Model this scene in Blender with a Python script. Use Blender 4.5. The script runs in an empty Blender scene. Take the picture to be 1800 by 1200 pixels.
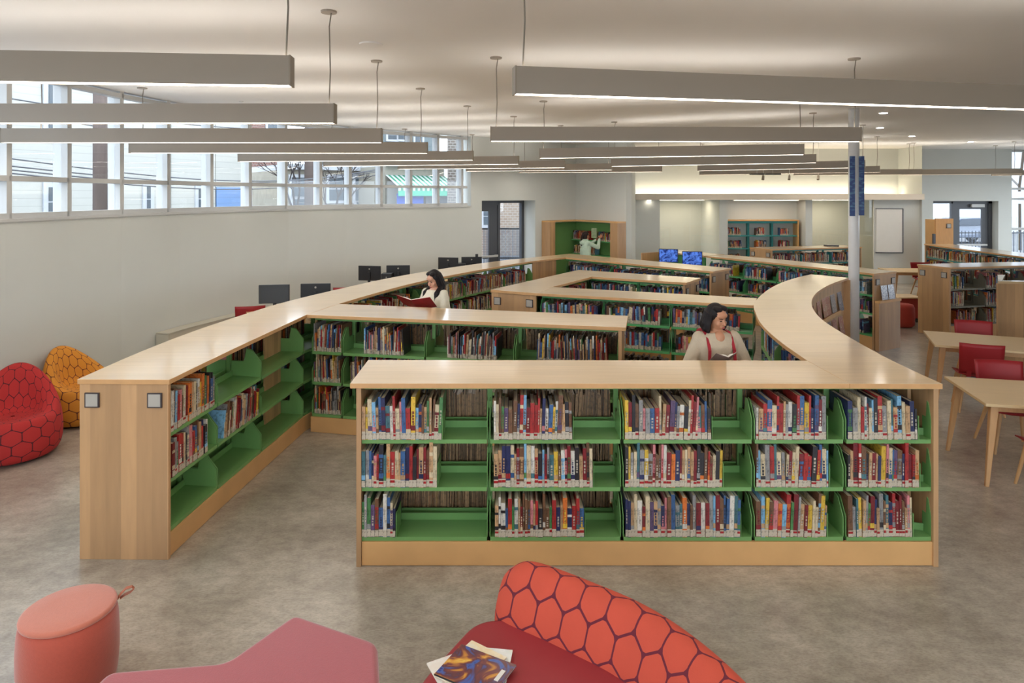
import bpy, math, random
from math import pi, sin, cos, atan2, radians, sqrt
from mathutils import Vector, Matrix
C = bpy.context.scene
col = C.collection
RND = random.Random(7)

# ------------------------------------------------------------------ camera, world, exposure
F_PX, HOR, EYE = 1170.0, 342.0, 2.61
cd = bpy.data.cameras.new('camera'); cam = bpy.data.objects.new('camera', cd); col.objects.link(cam)
cam.location = (0, 0, EYE); cam.rotation_euler = (pi/2, 0, 0)
cd.sensor_width = 36; cd.lens = F_PX/1800*36; cd.shift_y = -(600-HOR)/1800; cd.clip_start = .05; cd.clip_end = 300
C.camera = cam
C.view_settings.view_transform = 'Standard'; C.view_settings.look = 'None'
C.view_settings.gamma = 1; C.view_settings.exposure = 0.37; C.view_settings.use_curve_mapping = False
W = bpy.data.worlds.new('overcast_sky'); C.world = W; W.use_nodes = True
bg = W.node_tree.nodes['Background']; bg.inputs[0].default_value = (.80, .90, 1.0, 1); bg.inputs[1].default_value = 4.0
LAMP_DOWN, LAMP_UP = 13.0, 10.5

def P(x, y, z=0):
    Y = F_PX*(EYE-z)/(y-HOR); return ((x-900)/F_PX*Y, Y)

# ------------------------------------------------------------------ materials
def lin(c):
    return tuple(((v/255)/12.92 if v/255 <= .04045 else ((v/255+.055)/1.055)**2.4) for v in c)
def mat(name, rgb, rough=.6, metal=0, var=.06, scale=6, bump=0, spec=.5, stretch=(1,1,1), emit=None, coat=0):
    m = bpy.data.materials.new(name); m.use_nodes = True
    nt = m.node_tree; N = nt.nodes; L = nt.links; b = N['Principled BSDF']
    b.inputs['Roughness'].default_value = rough; b.inputs['Metallic'].default_value = metal
    b.inputs['Specular IOR Level'].default_value = spec
    if coat: b.inputs['Coat Weight'].default_value = coat; b.inputs['Coat Roughness'].default_value = .15
    c = lin(rgb)
    tc = N.new('ShaderNodeTexCoord'); mp = N.new('ShaderNodeMapping'); mp.inputs['Scale'].default_value = stretch
    no = N.new('ShaderNodeTexNoise'); no.inputs['Scale'].default_value = scale; no.inputs['Detail'].default_value = 5
    rp = N.new('ShaderNodeValToRGB')
    rp.color_ramp.elements[0].position = .3; rp.color_ramp.elements[1].position = .7
    rp.color_ramp.elements[0].color = tuple(max(0, v*(1-var)) for v in c)+(1,)
    rp.color_ramp.elements[1].color = tuple(min(1, v*(1+var)) for v in c)+(1,)
    L.new(tc.outputs['Object'], mp.inputs[0]); L.new(mp.outputs[0], no.inputs[0]); L.new(no.outputs[0], rp.inputs[0])
    L.new(rp.outputs[0], b.inputs['Base Color'])
    if bump:
        bn = N.new('ShaderNodeBump'); bn.inputs['Strength'].default_value = bump; bn.inputs['Distance'].default_value = .004
        n2 = N.new('ShaderNodeTexNoise'); n2.inputs['Scale'].default_value = 180
        L.new(mp.outputs[0], n2.inputs[0]); L.new(n2.outputs[0], bn.inputs['Height']); L.new(bn.outputs[0], b.inputs['Normal'])
    if emit:
        b.inputs['Emission Color'].default_value = tuple(emit[0])+(1,); b.inputs['Emission Strength'].default_value = emit[1]
    return m
def attr_mat(name, rough=.4):
    m = mat(name, (200,200,200), rough)
    nt = m.node_tree; at = nt.nodes.new('ShaderNodeAttribute'); at.attribute_name = 'Col'
    mx = nt.nodes.new('ShaderNodeMix'); mx.data_type = 'RGBA'; mx.blend_type = 'MULTIPLY'; mx.inputs[0].default_value = 1
    no = nt.nodes.new('ShaderNodeTexNoise'); no.inputs['Scale'].default_value = 40; tc = nt.nodes.new('ShaderNodeTexCoord')
    rp = nt.nodes.new('ShaderNodeValToRGB'); rp.color_ramp.elements[0].color = (.55,.55,.55,1); rp.color_ramp.elements[1].color = (1,1,1,1)
    rp.color_ramp.elements[0].position = .35; rp.color_ramp.elements[1].position = .5
    nt.links.new(tc.outputs['Object'], no.inputs[0]); nt.links.new(no.outputs[0], rp.inputs[0])
    nt.links.new(at.outputs[0], mx.inputs[6]); nt.links.new(rp.outputs[0], mx.inputs[7])
    nt.links.new(mx.outputs[2], nt.nodes['Principled BSDF'].inputs['Base Color'])
    return m
def stave_mat(name, rgb, axis, w=.11, rough=.38):
    """maple boards: random tone per stave plus stretched grain"""
    m = mat(name, rgb, rough, var=.07, scale=3.5, stretch=(6,6,.7) if axis == 'v' else (.5,9,9), coat=.12)
    nt = m.node_tree; N = nt.nodes; L = nt.links
    tc = N.new('ShaderNodeTexCoord'); sp = N.new('ShaderNodeSeparateXYZ'); L.new(tc.outputs['Object'], sp.inputs[0])
    ad = N.new('ShaderNodeMath'); ad.operation = 'ADD'; L.new(sp.outputs[0], ad.inputs[0]); L.new(sp.outputs[1], ad.inputs[1])
    dv = N.new('ShaderNodeMath'); dv.operation = 'DIVIDE'; dv.inputs[1].default_value = w
    L.new(ad.outputs[0] if axis == 'v' else sp.outputs[1], dv.inputs[0])
    fl = N.new('ShaderNodeMath'); fl.operation = 'FLOOR'; L.new(dv.outputs[0], fl.inputs[0])
    wn = N.new('ShaderNodeTexWhiteNoise'); wn.noise_dimensions = '1D'; L.new(fl.outputs[0], wn.inputs['W'])
    mr = N.new('ShaderNodeMapRange'); mr.inputs[3].default_value = .80 if axis == 'v' else .96; mr.inputs[4].default_value = 1.08 if axis == 'v' else 1.03; L.new(wn.outputs[0], mr.inputs[0])
    mx = N.new('ShaderNodeMix'); mx.data_type = 'RGBA'; mx.blend_type = 'MULTIPLY'; mx.inputs[0].default_value = 1
    b = N['Principled BSDF']; src = b.inputs['Base Color'].links[0].from_socket
    L.new(src, mx.inputs[6]); L.new(mr.outputs[0], mx.inputs[7]); L.new(mx.outputs[2], b.inputs['Base Color'])
    return m
def hex_mat(name, base, line, cell=.16, rough=.85, lw=.035):
    """upholstery printed with a net of joined rounded hexagons (UV in metres)"""
    m = mat(name, base, rough, var=.04, scale=8, bump=.25)
    nt = m.node_tree; N = nt.nodes; L = nt.links
    def mth(op, a, b=None, c=None):
        n = N.new('ShaderNodeMath'); n.operation = op
        for i, v in enumerate((a, b, c)):
            if v is None: continue
            if isinstance(v, (int, float)): n.inputs[i].default_value = v
            else: L.new(v, n.inputs[i])
        return n.outputs[0]
    tc = N.new('ShaderNodeTexCoord'); sp = N.new('ShaderNodeSeparateXYZ'); L.new(tc.outputs['UV'], sp.inputs[0])
    u = mth('DIVIDE', sp.outputs[0], cell); v = mth('DIVIDE', sp.outputs[1], cell)
    def cellc(du, dv):
        a = mth('SUBTRACT', mth('FLOORED_MODULO', mth('ADD', u, du), 1.0), .5)
        b = mth('SUBTRACT', mth('FLOORED_MODULO', mth('ADD', v, dv), 1.7320508), .8660254)
        return a, b
    ax, ay = cellc(0, 0); bx, by = cellc(.5, .8660254)
    def hexd(x, y):
        x = mth('ABSOLUTE', x); y = mth('ABSOLUTE', y)
        return mth('MAXIMUM', x, mth('ADD', mth('MULTIPLY', x, .5), mth('MULTIPLY', y, .8660254)))
    d = mth('MINIMUM', hexd(ax, ay), hexd(bx, by))       # .5 on the border
    def r2(x, y): return mth('SQRT', mth('ADD', mth('MULTIPLY', x, x), mth('MULTIPLY', y, y)))
    r = mth('MINIMUM', r2(ax, ay), r2(bx, by))           # .577 at vertices
    e = mth('SUBTRACT', .5, d)
    k = mth('MAXIMUM', mth('GREATER_THAN', r, .577-lw*2.1), mth('LESS_THAN', e, lw*.55))
    near_mid = mth('MULTIPLY', mth('LESS_THAN', r, .5+lw*.5), mth('LESS_THAN', e, lw))
    k = mth('MAXIMUM', k, near_mid)
    mx = N.new('ShaderNodeMix'); mx.data_type = 'RGBA'
    b = N['Principled BSDF']; src = b.inputs['Base Color'].links[0].from_socket
    L.new(k, mx.inputs[0]); L.new(src, mx.inputs[6]); mx.inputs[7].default_value = lin(line)+(1,)
    L.new(mx.outputs[2], b.inputs['Base Color'])
    return m
def glass_mat(name, tint=(.97,.985,1), f=.06):
    m = bpy.data.materials.new(name); m.use_nodes = True; nt = m.node_tree; nt.nodes.clear()
    o = nt.nodes.new('ShaderNodeOutputMaterial'); t = nt.nodes.new('ShaderNodeBsdfTransparent'); g = nt.nodes.new('ShaderNodeBsdfGlossy')
    x = nt.nodes.new('ShaderNodeMixShader'); lw = nt.nodes.new('ShaderNodeLayerWeight'); pw = nt.nodes.new('ShaderNodeMath'); pw.operation = 'POWER'; pw.inputs[1].default_value = 4; nt.links.new(lw.outputs[1], pw.inputs[0])
    fr = nt.nodes.new('ShaderNodeMath'); fr.operation = 'MULTIPLY_ADD'; fr.inputs[1].default_value = .6; fr.inputs[2].default_value = f*.7; nt.links.new(pw.outputs[0], fr.inputs[0])
    t.inputs[0].default_value = tint+(1,); g.inputs[1].default_value = .02
    nt.links.new(fr.outputs[0], x.inputs[0]); nt.links.new(t.outputs[0], x.inputs[1]); nt.links.new(g.outputs[0], x.inputs[2]); nt.links.new(x.outputs[0], o.inputs[0])
    return m
def emit_mat(name, rgb, s):
    m = bpy.data.materials.new(name); m.use_nodes = True; nt = m.node_tree; nt.nodes.clear()
    o = nt.nodes.new('ShaderNodeOutputMaterial'); e = nt.nodes.new('ShaderNodeEmission'); e.inputs[0].default_value = rgb+(1,); e.inputs[1].default_value = s
    nt.links.new(e.outputs[0], o.inputs[0]); return m

M = {}
M['wall'] = mat('painted_plaster', (206,208,203), .75, var=.012, scale=1.5)
M['ceil'] = mat('ceiling_plaster', (238,235,231), .85, var=.01, scale=1)
M['fascia'] = mat('fascia_plaster', (222,210,194), .7, var=.01)
M['top'] = stave_mat('maple_worktop', (222,190,144), 'h', .16, .3)
M['top'].node_tree.nodes['Principled BSDF'].inputs['Coat Weight'].default_value = .9; M['top'].node_tree.nodes['Principled BSDF'].inputs['Coat Roughness'].default_value = .12; M['top'].node_tree.nodes['Principled BSDF'].inputs['Coat IOR'].default_value = 1.65
M['panel'] = stave_mat('maple_panel', (196,154,110), 'v', .11, .42)
M['wood'] = mat('maple_solid', (216,168,110), .42, var=.06, scale=4, stretch=(1,1,1), coat=.1)
M['edge'] = mat('maple_edge', (206,158,106), .5, var=.06, scale=10)
M['green'] = mat('green_steel', (112,158,92), .34, var=.02)
M['green2'] = mat('emerald_steel', (88,166,104), .34, var=.02)
M['teal'] = mat('teal_steel', (52,134,132), .38, var=.02)
M['grey_shelf'] = mat('grey_green_steel', (128,124,108), .4, var=.02)
M['fixture'] = mat('satin_aluminium', (160,148,133), .45, metal=.0, var=.01)
M['fixcap'] = mat('satin_end_cap', (150,138,121), .45, var=.01)
M['lampdn'] = emit_mat('lamp_diffuser', (1,.91,.79), LAMP_DOWN)
M['lampup'] = emit_mat('lamp_uplight', (1,.94,.86), LAMP_UP)
M['cable'] = mat('cable_grey', (120,112,100), .5)
M['mull'] = mat('window_aluminium', (196,196,194), .4, var=.01)
M['dark'] = mat('dark_bronze_metal', (74,76,82), .4, var=.02)
M['black'] = mat('black_plastic', (34,34,38), .45, var=.03)
M['screen'] = mat('dark_screen', (52,52,52), .25, var=.02)
M['white'] = mat('white_paint', (225,222,215), .5, var=.01)
M['whiteg'] = mat('white_column_paint', (240,238,236), .3, var=.01)
M['glass'] = glass_mat('window_glass')
M['iglass'] = glass_mat('partition_glass', (.975,.975,.94))
M['sign'] = mat('sign_insert_grey', (176,170,160), .4, var=.01)
M['signf'] = mat('sign_frame_dark', (62,54,56), .4)
M['book'] = attr_mat('book_covers', .38)
M['page'] = mat('book_pages', (222,208,180), .8, var=.1, scale=160, stretch=(1,.05,.05))
M['pagedark'] = M['page']
M['base'] = mat('rubber_base_grey', (98,96,94), .6)
M['redplastic'] = mat('red_shell_plastic', (158,28,34), .5, var=.03)
M['heater'] = mat('heater_enamel', (196,190,174), .5, var=.01)

# floor: mottled warm grey linoleum
def floor_mat():
    m = mat('mottled_linoleum', (158,144,124), .32, var=.0, coat=.6); m.node_tree.nodes['Principled BSDF'].inputs['Coat Roughness'].default_value = .22
    nt = m.node_tree; N = nt.nodes; L = nt.links; b = N['Principled BSDF']
    tc = N.new('ShaderNodeTexCoord')
    def ramp(scale, det, lo, hi, st=(1,1,1), p=(.35,.65)):
        mp = N.new('ShaderNodeMapping'); mp.inputs['Scale'].default_value = st; L.new(tc.outputs['Object'], mp.inputs[0])
        n = N.new('ShaderNodeTexNoise'); n.inputs['Scale'].default_value = scale; n.inputs['Detail'].default_value = det; n.inputs['Roughness'].default_value = .65
        L.new(mp.outputs[0], n.inputs[0])
        r = N.new('ShaderNodeValToRGB'); r.color_ramp.elements[0].position = p[0]; r.color_ramp.elements[1].position = p[1]
        r.color_ramp.elements[0].color = lin(lo)+(1,); r.color_ramp.elements[1].color = lin(hi)+(1,); L.new(n.outputs[0], r.inputs[0]); return r.outputs[0]
    a = ramp(1.6, 6, (158,148,134), (197,188,173)); c = ramp(9, 8, (196,192,188), (255,255,255), (1,1.6,1), (.34,.6))
    d = ramp(42, 4, (205,200,194), (255,255,255), (1,2.2,1), (.36,.55))
    x = N.new('ShaderNodeMix'); x.data_type = 'RGBA'; x.blend_type = 'MULTIPLY'; x.inputs[0].default_value = .55; L.new(a, x.inputs[6]); L.new(c, x.inputs[7])
    y = N.new('ShaderNodeMix'); y.data_type = 'RGBA'; y.blend_type = 'MULTIPLY'; y.inputs[0].default_value = .55; L.new(x.outputs[2], y.inputs[6]); L.new(d, y.inputs[7])
    L.new(y.outputs[2], b.inputs['Base Color']); return m
M['floor'] = floor_mat()

# ------------------------------------------------------------------ mesh helpers
class MB:
    def __init__(s): s.v = []; s.f = []; s.c = []; s.uv = {}
    def face(s, idx, c=None): s.f.append(tuple(idx)); s.c.append(c)
    def add(s, pts, faces, c=None):
        o = len(s.v); s.v += [tuple(p) for p in pts]
        for f in faces: s.face([i+o for i in f], c)
        return s
    def hexa(s, p, c=None):  # 8 points: bottom ring 4, top ring 4
        return s.add(p, [(3,2,1,0),(4,5,6,7),(0,1,5,4),(1,2,6,5),(2,3,7,6),(3,0,4,7)], c)
    def box(s, a, b, c=None):
        x0,y0,z0 = a; x1,y1,z1 = b
        return s.hexa([(x0,y0,z0),(x1,y0,z0),(x1,y1,z0),(x0,y1,z0),(x0,y0,z1),(x1,y0,z1),(x1,y1,z1),(x0,y1,z1)], c)
    def prism(s, poly, z0, z1, c=None):
        n = len(poly)
        ar = sum(poly[i][0]*poly[(i+1)%n][1]-poly[(i+1)%n][0]*poly[i][1] for i in range(n))
        if ar < 0: poly = poly[::-1]
        pts = [(x,y,z0) for x,y in poly]+[(x,y,z1) for x,y in poly]
        return s.add(pts, [tuple(range(n-1,-1,-1)), tuple(range(n,2*n))]+[(i,(i+1)%n,n+(i+1)%n,n+i) for i in range(n)], c)
    def beam(s, p, q, w, h, up=(0,0,1), c=None):
        p = Vector(p); q = Vector(q); d = (q-p).normalized(); upv = Vector(up)
        if abs(d.dot(upv)) > .99: upv = Vector((0,1,0))
        a = d.cross(upv).normalized()*w/2; b = a.cross(d).normalized()*h/2
        r = [p-a-b, p+a-b, p+a+b, p-a+b, q-a-b, q+a-b, q+a+b, q-a+b]
        return s.add(r, [(0,1,2,3),(7,6,5,4),(0,4,5,1),(1,5,6,2),(2,6,7,3),(3,7,4,0)], c)
    def taper(s, p, q, r0, r1, n=12, c=None):
        return s.tube([p, q], [r0, r1], n, c)
    def tube(s, path, rad, n=10, c=None):
        path = [Vector(p) for p in path]; o = len(s.v); k = len(path)
        if not isinstance(rad, (list, tuple)): rad = [rad]*k
        ref = None
        for i, p in enumerate(path):
            d = (path[min(i+1,k-1)]-path[max(i-1,0)]).normalized()
            if ref is None: ref = Vector((0,0,1)) if abs(d.z) < .9 else Vector((1,0,0))
            a = d.cross(ref).normalized(); b = d.cross(a).normalized(); ref = a.cross(d)
            for j in range(n):
                t = 2*pi*j/n; s.v.append(tuple(p+(a*cos(t)+b*sin(t))*rad[i]))
        for i in range(k-1):
            for j in range(n): s.face((o+i*n+j, o+i*n+(j+1)%n, o+(i+1)*n+(j+1)%n, o+(i+1)*n+j), c)
        s.face([o+j for j in range(n-1,-1,-1)], c); s.face([o+(k-1)*n+j for j in range(n)], c)
        return s
    def loft(s, rings, c=None, cap=True, closed=True, uv=None):
        n = len(rings[0]); o = len(s.v)
        for r in rings: s.v += [tuple(p) for p in r]
        for i in range(len(rings)-1):
            for j in range(n if closed else n-1):
                j2 = (j+1) % n
                s.face((o+i*n+j, o+i*n+j2, o+(i+1)*n+j2, o+(i+1)*n+j), c)
                if uv:
                    s.uv[len(s.f)-1] = [uv(i,j), uv(i,j+1), uv(i+1,j+1), uv(i+1,j)]
        if cap:
            s.face([o+j for j in range(n-1,-1,-1)], c); s.face([o+(len(rings)-1)*n+j for j in range(n)], c)
            if uv:
                s.uv[len(s.f)-2] = [(r[0], r[1]) for r in rings[0][::-1]]; s.uv[len(s.f)-1] = [(r[0], r[1]) for r in rings[-1]]
        return s
    def ell(s, c0, r, n=16, m=10, R=None, c=None):
        rings = []; c0 = Vector(c0)
        for i in range(m+1):
            t = -pi/2+pi*(i+.0)/m; t = max(min(t, pi/2-.06), -pi/2+.06); ring = []
            for j in range(n):
                a = 2*pi*j/n; p = Vector((r[0]*cos(t)*cos(a), r[1]*cos(t)*sin(a), r[2]*sin(t)))
                if R: p = R @ p
                ring.append(tuple(c0+p))
            rings.append(ring)
        return s.loft(rings, c)
    def xf(s, mtx):
        s.v = [tuple(mtx @ Vector(p)) for p in s.v]; return s

def wloc(o):
    v = Vector((0,0,0))
    while o is not None: v += Vector(o.location); o = o.parent
    return v
def mesh(name, mb, m, parent=None, label=None, bevel=0, smooth=False, local=False):
    """mb in world coordinates unless local"""
    me = bpy.data.meshes.new(name)
    off = Vector((0,0,0)) if (local or parent is None) else wloc(parent)
    me.from_pydata([tuple(Vector(p)-off) for p in mb.v], [], mb.f)
    ms = m if isinstance(m, list) else [m]
    for q in ms: me.materials.append(q)
    if any(x is not None for x in mb.c):
        ca = me.color_attributes.new('Col', 'FLOAT_COLOR', 'CORNER'); buf = []
        for f, x in zip(mb.f, mb.c):
            buf += (list(x)+[1] if x is not None else [.6,.6,.6,1])*len(f)
        ca.data.foreach_set('color', buf)
    if mb.uv:
        ul = me.uv_layers.new(name='UVMap'); k = 0; buf = []
        for i, f in enumerate(mb.f):
            u = mb.uv.get(i)
            for j in range(len(f)): buf += list(u[j]) if u else [mb.v[f[j]][0], mb.v[f[j]][1]]
        ul.data.foreach_set('uv', buf)
    if smooth:
        me.polygons.foreach_set('use_smooth', [True]*len(me.polygons))
    me.update()
    o = bpy.data.objects.new(name, me); col.objects.link(o)
    if parent is not None: o.parent = parent
    if label: o['label'] = label
    if bevel:
        b = o.modifiers.new('bevel', 'BEVEL'); b.width = bevel; b.segments = 2; b.limit_method = 'ANGLE'
    if smooth == 'auto' or smooth == 'subd':
        pass
    return o
def subd(o, l=1):
    s = o.modifiers.new('subd', 'SUBSURF'); s.levels = l; s.render_levels = l; return o
def tag(o, label, cat, group=None, kind=None):
    o['label'] = label; o['category'] = cat
    if group: o['group'] = group
    if kind: o['kind'] = kind
    return o
def root(name, label, cat, loc=(0,0,0), group=None, rz=0):
    o = bpy.data.objects.new(name, None); col.objects.link(o); o.location = loc; o.rotation_euler = (0,0,rz)
    o.empty_display_size = .1
    return tag(o, label, cat, group)
def struct(name, mb, m, **k):
    o = mesh(name, mb, m, **k)
    if k.get('parent') is None: o['kind'] = 'structure'
    return o
def copy_tree(o, parent=None):
    c = o.copy(); col.objects.link(c)
    if parent is not None: c.parent = parent
    for ch in [x for x in o.children]: copy_tree(ch, c)
    return c
def offs(pts, d):
    """offset polyline to its left by d"""
    out = []; n = len(pts)
    for i in range(n):
        a = Vector(pts[max(i-1,0)]); b = Vector(pts[min(i+1,n-1)]); t = (b-a).normalized()
        out.append((pts[i][0]-t.y*d, pts[i][1]+t.x*d))
    return out
def lerp(a, b, t): return tuple(a[i]+(b[i]-a[i])*t for i in range(len(a)))
# ------------------------------------------------------------------ room shell
CEIL, SILL = 4.03, 2.31
WL = [(-5.6,-5),(-5.52,2),(-5.5,5.5),(-5.48,7.2),(-5.34,9.1),(-5.12,10.25),(-4.75,11.4),(-4.25,12.65),(-3.45,13.8),(-1.0,16.2)]
CN = (1.8,18.75)
floor_poly = [(-6,-5),(17,-5),(17,22),(-3,22),(-8,14)]
struct('floor', MB().prism([(-6.2,-5),(16.6,-5),(16.6,22.5),(1,22.5),(-6.2,14)], -.12, 0), M['floor'])
out = offs(WL, .3)
struct('ceiling', MB().prism([(16.6,-5),(16.6,22.5),(1.0,22.5),(-1.0,16.62)]+[p for p in out[::-1]], CEIL, CEIL+.2), M['ceil'])
wl = MB()
for i in range(len(WL)-1):
    wl.prism([WL[i],WL[i+1],out[i+1],out[i]], 0, SILL)
struct('wall_left', wl, M['wall'])
sl = MB(); a = offs(WL, -.02)
for i in range(len(WL)-1): sl.prism([a[i],a[i+1],out[i+1],out[i]], SILL, SILL+.035)
struct('trim_1', sl, M['mull'])
bb = MB(); a = offs(WL, -.015)
for i in range(len(WL)-1): bb.prism([WL[i],WL[i+1],a[i+1],a[i]], 0, .11)
struct('baseboard_left', bb, M['base'])
# angled wall with the dark door, then the corner
u = Vector((CN[0]+1.0, CN[1]-16.2)).normalized(); nrm = Vector((-u.y, u.x))
def wp(t, d=0): return (-1.0+u.x*t+nrm.x*d, 16.2+u.y*t+nrm.y*d)
TL = (Vector(CN)-Vector((-1,16.2))).length
D0, D1, DZ, DD = .345, 2.187, 2.46, .55
w = MB()
w.prism([wp(-.0),wp(D0),wp(D0,DD),wp(0,DD)], 0, CEIL)
w.prism([wp(D1),wp(TL+.1),wp(TL+.1,DD),wp(D1,DD)], 0, CEIL)
w.prism([wp(D0),wp(D1),wp(D1,DD),wp(D0,DD)], DZ, CEIL)
struct('wall_front_left', w, M['wall'])
struct('baseboard_front_left', MB().prism([wp(D1),wp(TL),wp(TL,-.015),wp(D1,-.015)], 0, .11), M['base'])
# small return wall at nook and pier
R1p, R2p = (2.95,17.2), (3.5,19.5)
w = MB(); w.prism([CN, R1p, (3.1,17.35), (1.95,18.95)], 0, CEIL); w.prism([R1p,R2p,(3.62,19.5),(3.1,17.25)], 0, CEIL)
struct('wall_nook', w, M['wall'])
# back: piers, recessed rooms, soffit with cove
BX = [3.5,4.33,6.08,6.32,8.6,8.8,10.6,11.95]
w = MB()
w.box((3.5,19.5,0),(4.33,19.7,2.47)); w.box((6.08,19.5,0),(6.32,21.4,2.47)); w.box((8.6,19.5,0),(8.8,21.4,2.47))
w.box((6.32,20.1,0),(8.6,20.3,2.47)); w.box((3.5,21.4,0),(11.95,21.6,2.6)); w.prism([(10.6,19.5),(11.95,19.5),(11.95,21.4),(11.6,21.4)], 0, 2.47)
w.box((3.3,20.6,2.6),(12.1,20.8,CEIL))
struct('wall_back', w, M['wall'])
struct('trim_2', MB().box((3.5,19.28,2.46),(11.95,19.36,2.63)).box((3.5,19.36,2.46),(11.95,20.62,2.56)), M['fascia'])
cv = root('cove_light', 'long hidden cove light strip washing the cream wall above the white fascia', 'light', (7.7,20.45,2.56))
mesh('light_strip', MB().box((3.6,20.36,2.575),(11.9,20.42,2.59)), emit_mat('cove_strip', (1,.87,.64), 21), cv)
mesh('channel', MB().box((3.6,20.34,2.56),(11.9,20.44,2.575)), M['white'], cv)
for i, (x0, x1, xm) in enumerate(((4.33,6.08,5.23),(8.8,10.6,9.73))):
    g = MB().box((x0,19.55,.05),(xm-.006,19.565,2.45)).box((xm+.006,19.55,.05),(x1,19.565,2.45))
    o = root('window_%d' % (i+20), 'frameless glass partition between white piers', 'partition', ((x0+x1)/2,19.55,0)); o['kind'] = 'structure'
    mesh('glass_pane', g, M['iglass'], o); mesh('floor_channel', MB().box((x0,19.53,0),(x1,19.585,.05)), M['mull'], o)
# right rear wall with dark door and tall window
RY = 20.8
w = MB()
w.prism([(11.95,19.4),(12.75,RY),(12.75,RY+.4),(11.95,RY+.4)], 0, CEIL)
w.box((12.75,RY,0),(13.16,RY+.4,CEIL)); w.box((13.16,RY,2.41),(15.2,RY+.4,CEIL)); w.box((15.2,RY,0),(15.62,RY+.4,CEIL)); w.box((15.62,RY,0),(16.6,RY+.4,.35))
struct('wall_back_right', w, M['wall'])
struct('baseboard_back_right', MB().box((15.2,RY-.015,0),(16.5,RY,.11)), M['base'])
w = MB().box((16.5,-5,0),(16.7,RY+.4,.9)).box((16.5,-5,3.3),(16.7,RY+.4,CEIL)).box((16.5,-5,.9),(16.7,8,3.3))  # unseen right wall, its openings shaped for the light they let in
for y in (-5, 0, 5, 10, 15, 20.2): w.box((16.5,y,.9),(16.7,y+.6,3.3))
struct('wall_right', w, M['wall'])
w = MB().box((9,-5.2,.9),(16.6,-5,3.6)).box((-5.6,-5.2,0),(16.6,-5,.9)).box((-5.6,-5.2,3.6),(16.6,-5,CEIL))  # unseen wall behind the camera, opened up to let in fill light
for x in (-5.6,-1,4,9,14,16.3): w.box((x,-5.2,.9),(x+.3,-5,3.6))
struct('wall_rear', w, M['wall'])

# ------------------------------------------------------------------ ribbon window on the curved wall
def at_px(px, poly):
    k = (px-900)/F_PX
    for i in range(len(poly)-1):
        (x0,y0),(x1,y1) = poly[i], poly[i+1]
        d = (x1-x0)-k*(y1-y0)
        if abs(d) < 1e-9: continue
        t = (k*y0-x0)/d
        if -.001 <= t <= 1.001 and y0+(y1-y0)*t > 0: return (x0+(x1-x0)*t, y0+(y1-y0)*t), Vector((x1-x0,y1-y0)).normalized()
mp_px = [24,129,220,302,377,444,507,567,618,673,725,773,815]
posts = [at_px(p, WL) for p in mp_px]
extra = [(( -5.48, 6.55),Vector((0,1))), ((-5.5,5.6),Vector((0,1))), ((-5.5,4.4),Vector((0,1))), ((-5.51,3.2),Vector((0,1)))]
posts = extra[::-1]+posts
posts.append(((-1.05,16.15), u.copy()))
TR = 2.79
for i in range(len(posts)-1):
    (p, t), (q, t2) = posts[i], posts[i+1]
    n1 = Vector((-t.y,t.x)); a0 = Vector(p); b0 = Vector(q); n2 = Vector((-t2.y,t2.x))
    win = root('window_%d' % (i+1), 'tall pane of the ribbon window in a grey aluminium frame', 'window', (p[0],p[1],SILL+.035)); win['kind'] = 'structure'
    fr = MB(); c0 = a0+n1*.05; c1 = a0+n1*.24; s0 = t*.035
    fr.prism([tuple(c0-s0),tuple(c0+s0),tuple(c1+s0),tuple(c1-s0)], SILL+.035, CEIL)
    d0 = b0+n2*.05; d1 = b0+n2*.16; c2 = a0+n1*.16; e0=a0+n1*.08; e1=b0+n2*.08
    for z in (SILL+.035, TR-.03, CEIL-.09, 3.45):
        if z == 3.45: continue
        fr.prism([tuple(c0),tuple(d0),tuple(d1),tuple(c2)], z, z+.06)
    mesh('window_frame', fr, M['mull'], win)
    g0 = a0+n1*.13; g1 = b0+n2*.13
    mesh('glass_pane', MB().prism([tuple(g0+s0),tuple(g1-t2*.035),tuple(g1-t2*.035+n2*.006),tuple(g0+s0+n1*.006)], SILL+.095, CEIL-.09), M['glass'], win)
o = root('window_40', 'tall window right of the dark door', 'window', (15.62,RY,.35)); o['kind'] = 'structure'
fr = MB().box((15.62,RY+.1,.35),(15.68,RY+.2,CEIL)).box((16.44,RY+.1,.35),(16.5,RY+.2,CEIL))
for z in (.35,1.5,2.44,2.76,3.95): fr.box((15.68,RY+.1,z),(16.44,RY+.2,z+.07))
mesh('window_frame', fr, M['mull'], o); mesh('glass_pane', MB().box((15.68,RY+.15,.4),(16.44,RY+.156,3.96)), M['glass'], o)

# doors
def door(name, f, label, W_, H_):
    """f(t,z,d)->world ; opening width W_"""
    o = root(name, label, 'door', f(W_/2,0,0)); o['kind'] = 'structure'
    def bx(t0,t1,z0,z1,d0,d1):
        m = MB(); return m.hexa([f(t0,z0,d0),f(t1,z0,d0),f(t1,z0,d1),f(t0,z0,d1),f(t0,z1,d0),f(t1,z1,d0),f(t1,z1,d1),f(t0,z1,d1)])
    def join(*l):
        m = MB()
        for x in l: m.add(x.v, x.f)
        return m
    return o, bx, join
f1 = lambda t,z,d: (wp(D0+t, DD-.12+d)[0], wp(D0+t, DD-.12+d)[1], z)
DW = D1-D0
o, bx, join = door('door_1', f1, 'dark framed glass door with sidelight in the left wall', DW, DZ)
mesh('door_frame', join(bx(0,.06,0,DZ,0,.1), bx(.9,.98,0,DZ,0,.1), bx(DW-.09,DW,0,DZ,0,.1), bx(0,DW,DZ-.07,DZ,0,.1), bx(.98,DW-.09,0,.1,0,.1)), M['dark'], o)
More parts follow.
